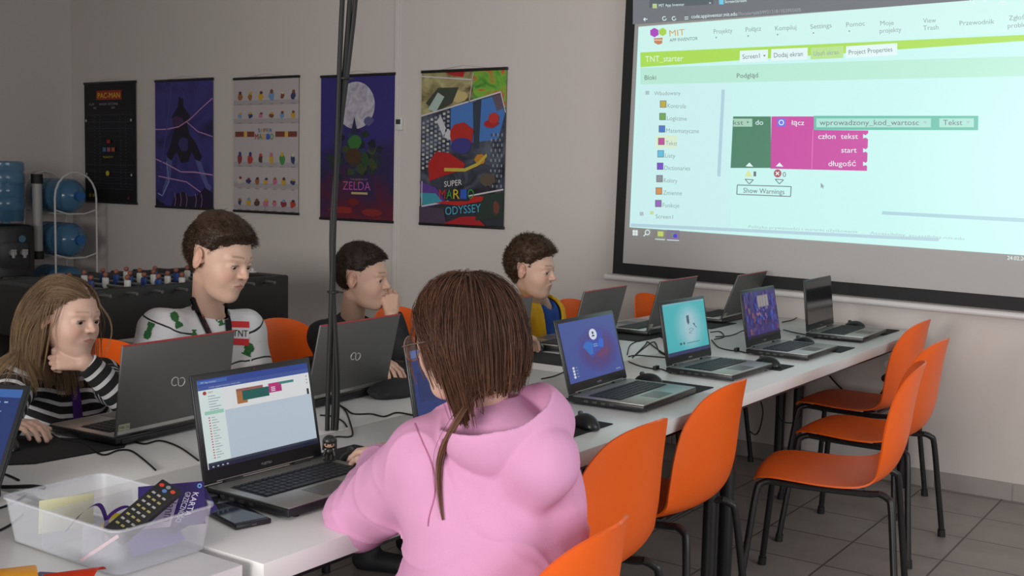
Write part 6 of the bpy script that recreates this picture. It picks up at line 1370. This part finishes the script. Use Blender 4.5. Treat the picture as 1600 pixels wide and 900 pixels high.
long_hair(p_, p_.root, HP, pcol, 2000, .30, 31, .0015, part=.0, face=.05, puff=-.001, name='hair', zcut=zc_, gather=gc_, gk=.11, tone=(0, .10)); long_hair(p_, p_.root, HP, pcol, 1600, .31, 32, .00038, part=.0, face=.05, puff=.001, name='hair_strands', zcut=zc_, gather=gc_, gk=.11, children=5, spread=.0026, tone=(0, .8))
# one loose lock hanging over the back of the hoodie
rs = np.random.RandomState(5); lk = []
path = [(750, 604), (724, 638), (705, 672), (690, 705), (685, 740), (687, 775), (693, 812)]; dep = [1.86, 1.80, 1.77, 1.76, 1.76, 1.76, 1.765]
C0 = np.stack([A_(v) for v in catmull([CAMPOS+ray(x, y)*d for (x, y), d in zip(path, [1.85, 1.80, 1.765, 1.77, 1.765, 1.765, 1.77])], 5)])
TB = T_[0]; q_ = [None]*len(C0)
for i_ in range(len(C0)-1, -1, -1):
    dr = (Vector(C0[i_])-CAMPOS).normalized(); h, n, i, ds = TB.ray_cast(CAMPOS, dr)
    if i_ <= 11 or h is None:
        dp = (A_(q_[i_+1])-A_(CAMPOS))@A_(FW)+.0015; dp = min(dp, (h-CAMPOS).dot(FW)-.006) if h is not None else dp; q_[i_] = A_(CAMPOS+dr*dp/dr.dot(FW))
    else: q_[i_] = A_(h+n*.004)
C0 = np.stack(q_)
for _ in range(12): C0[1:-1] = (C0[:-2]+2*C0[1:-1]+C0[2:])/4
tt = np.linspace(0, 1, len(C0)); N = 70
S = C0[None]+rs.normal(size=(N, 1, 3))*.0022*(1-tt**2*.75)[None, :, None]+rs.normal(size=(N, 1, 3))*.002*np.sin(tt*3)[None, :, None]
strands_mesh('hair_lock', S, rs.uniform(.0004, .0009, N), HP, p_.root, p_.base, rs.uniform(0.2, 1, N))
# round glasses: thin wire rims with lenses and temples
gl = MB(); M_gl = mat('glasses_wire_gold', (.55, .40, .33), .25, metal=.9); lens = MB()
for sg in (-1, 1):
    c = A_((.099, .033*sg, -.002)); ring = [p_.wl(c+A_((-.10*abs(.024*math.cos(a))*.2, .0245*math.cos(a), .0235*math.sin(a)))) for a in [2*math.pi*k/28 for k in range(28)]]
    gl.tube([Vector(r)-p_.base for r in ring], .0011, n=6, smooth=False, closed=True); bm_ = lens.bm; lens.face([Vector(r)-p_.base for r in ring])
    gl.tube([Vector(p_.wl(v))-p_.base for v in ((.098, .057*sg, .004), (.088, .071*sg, .006), (.02, .081*sg, .006), (-.02, .083*sg, .002), (-.035, .082*sg, -.02))], .0010, n=6)
gl.tube([Vector(p_.wl(v))-p_.base for v in ((.099, .009, .004), (.102, 0, .007), (.099, -.009, .004))], .0010, n=6)
gl.build('glasses', M_gl, p_.root); lens.build('glasses_lens', mat('lens_glass', (.75, .8, .85), .03, alpha=.22), p_.root, smooth=0)
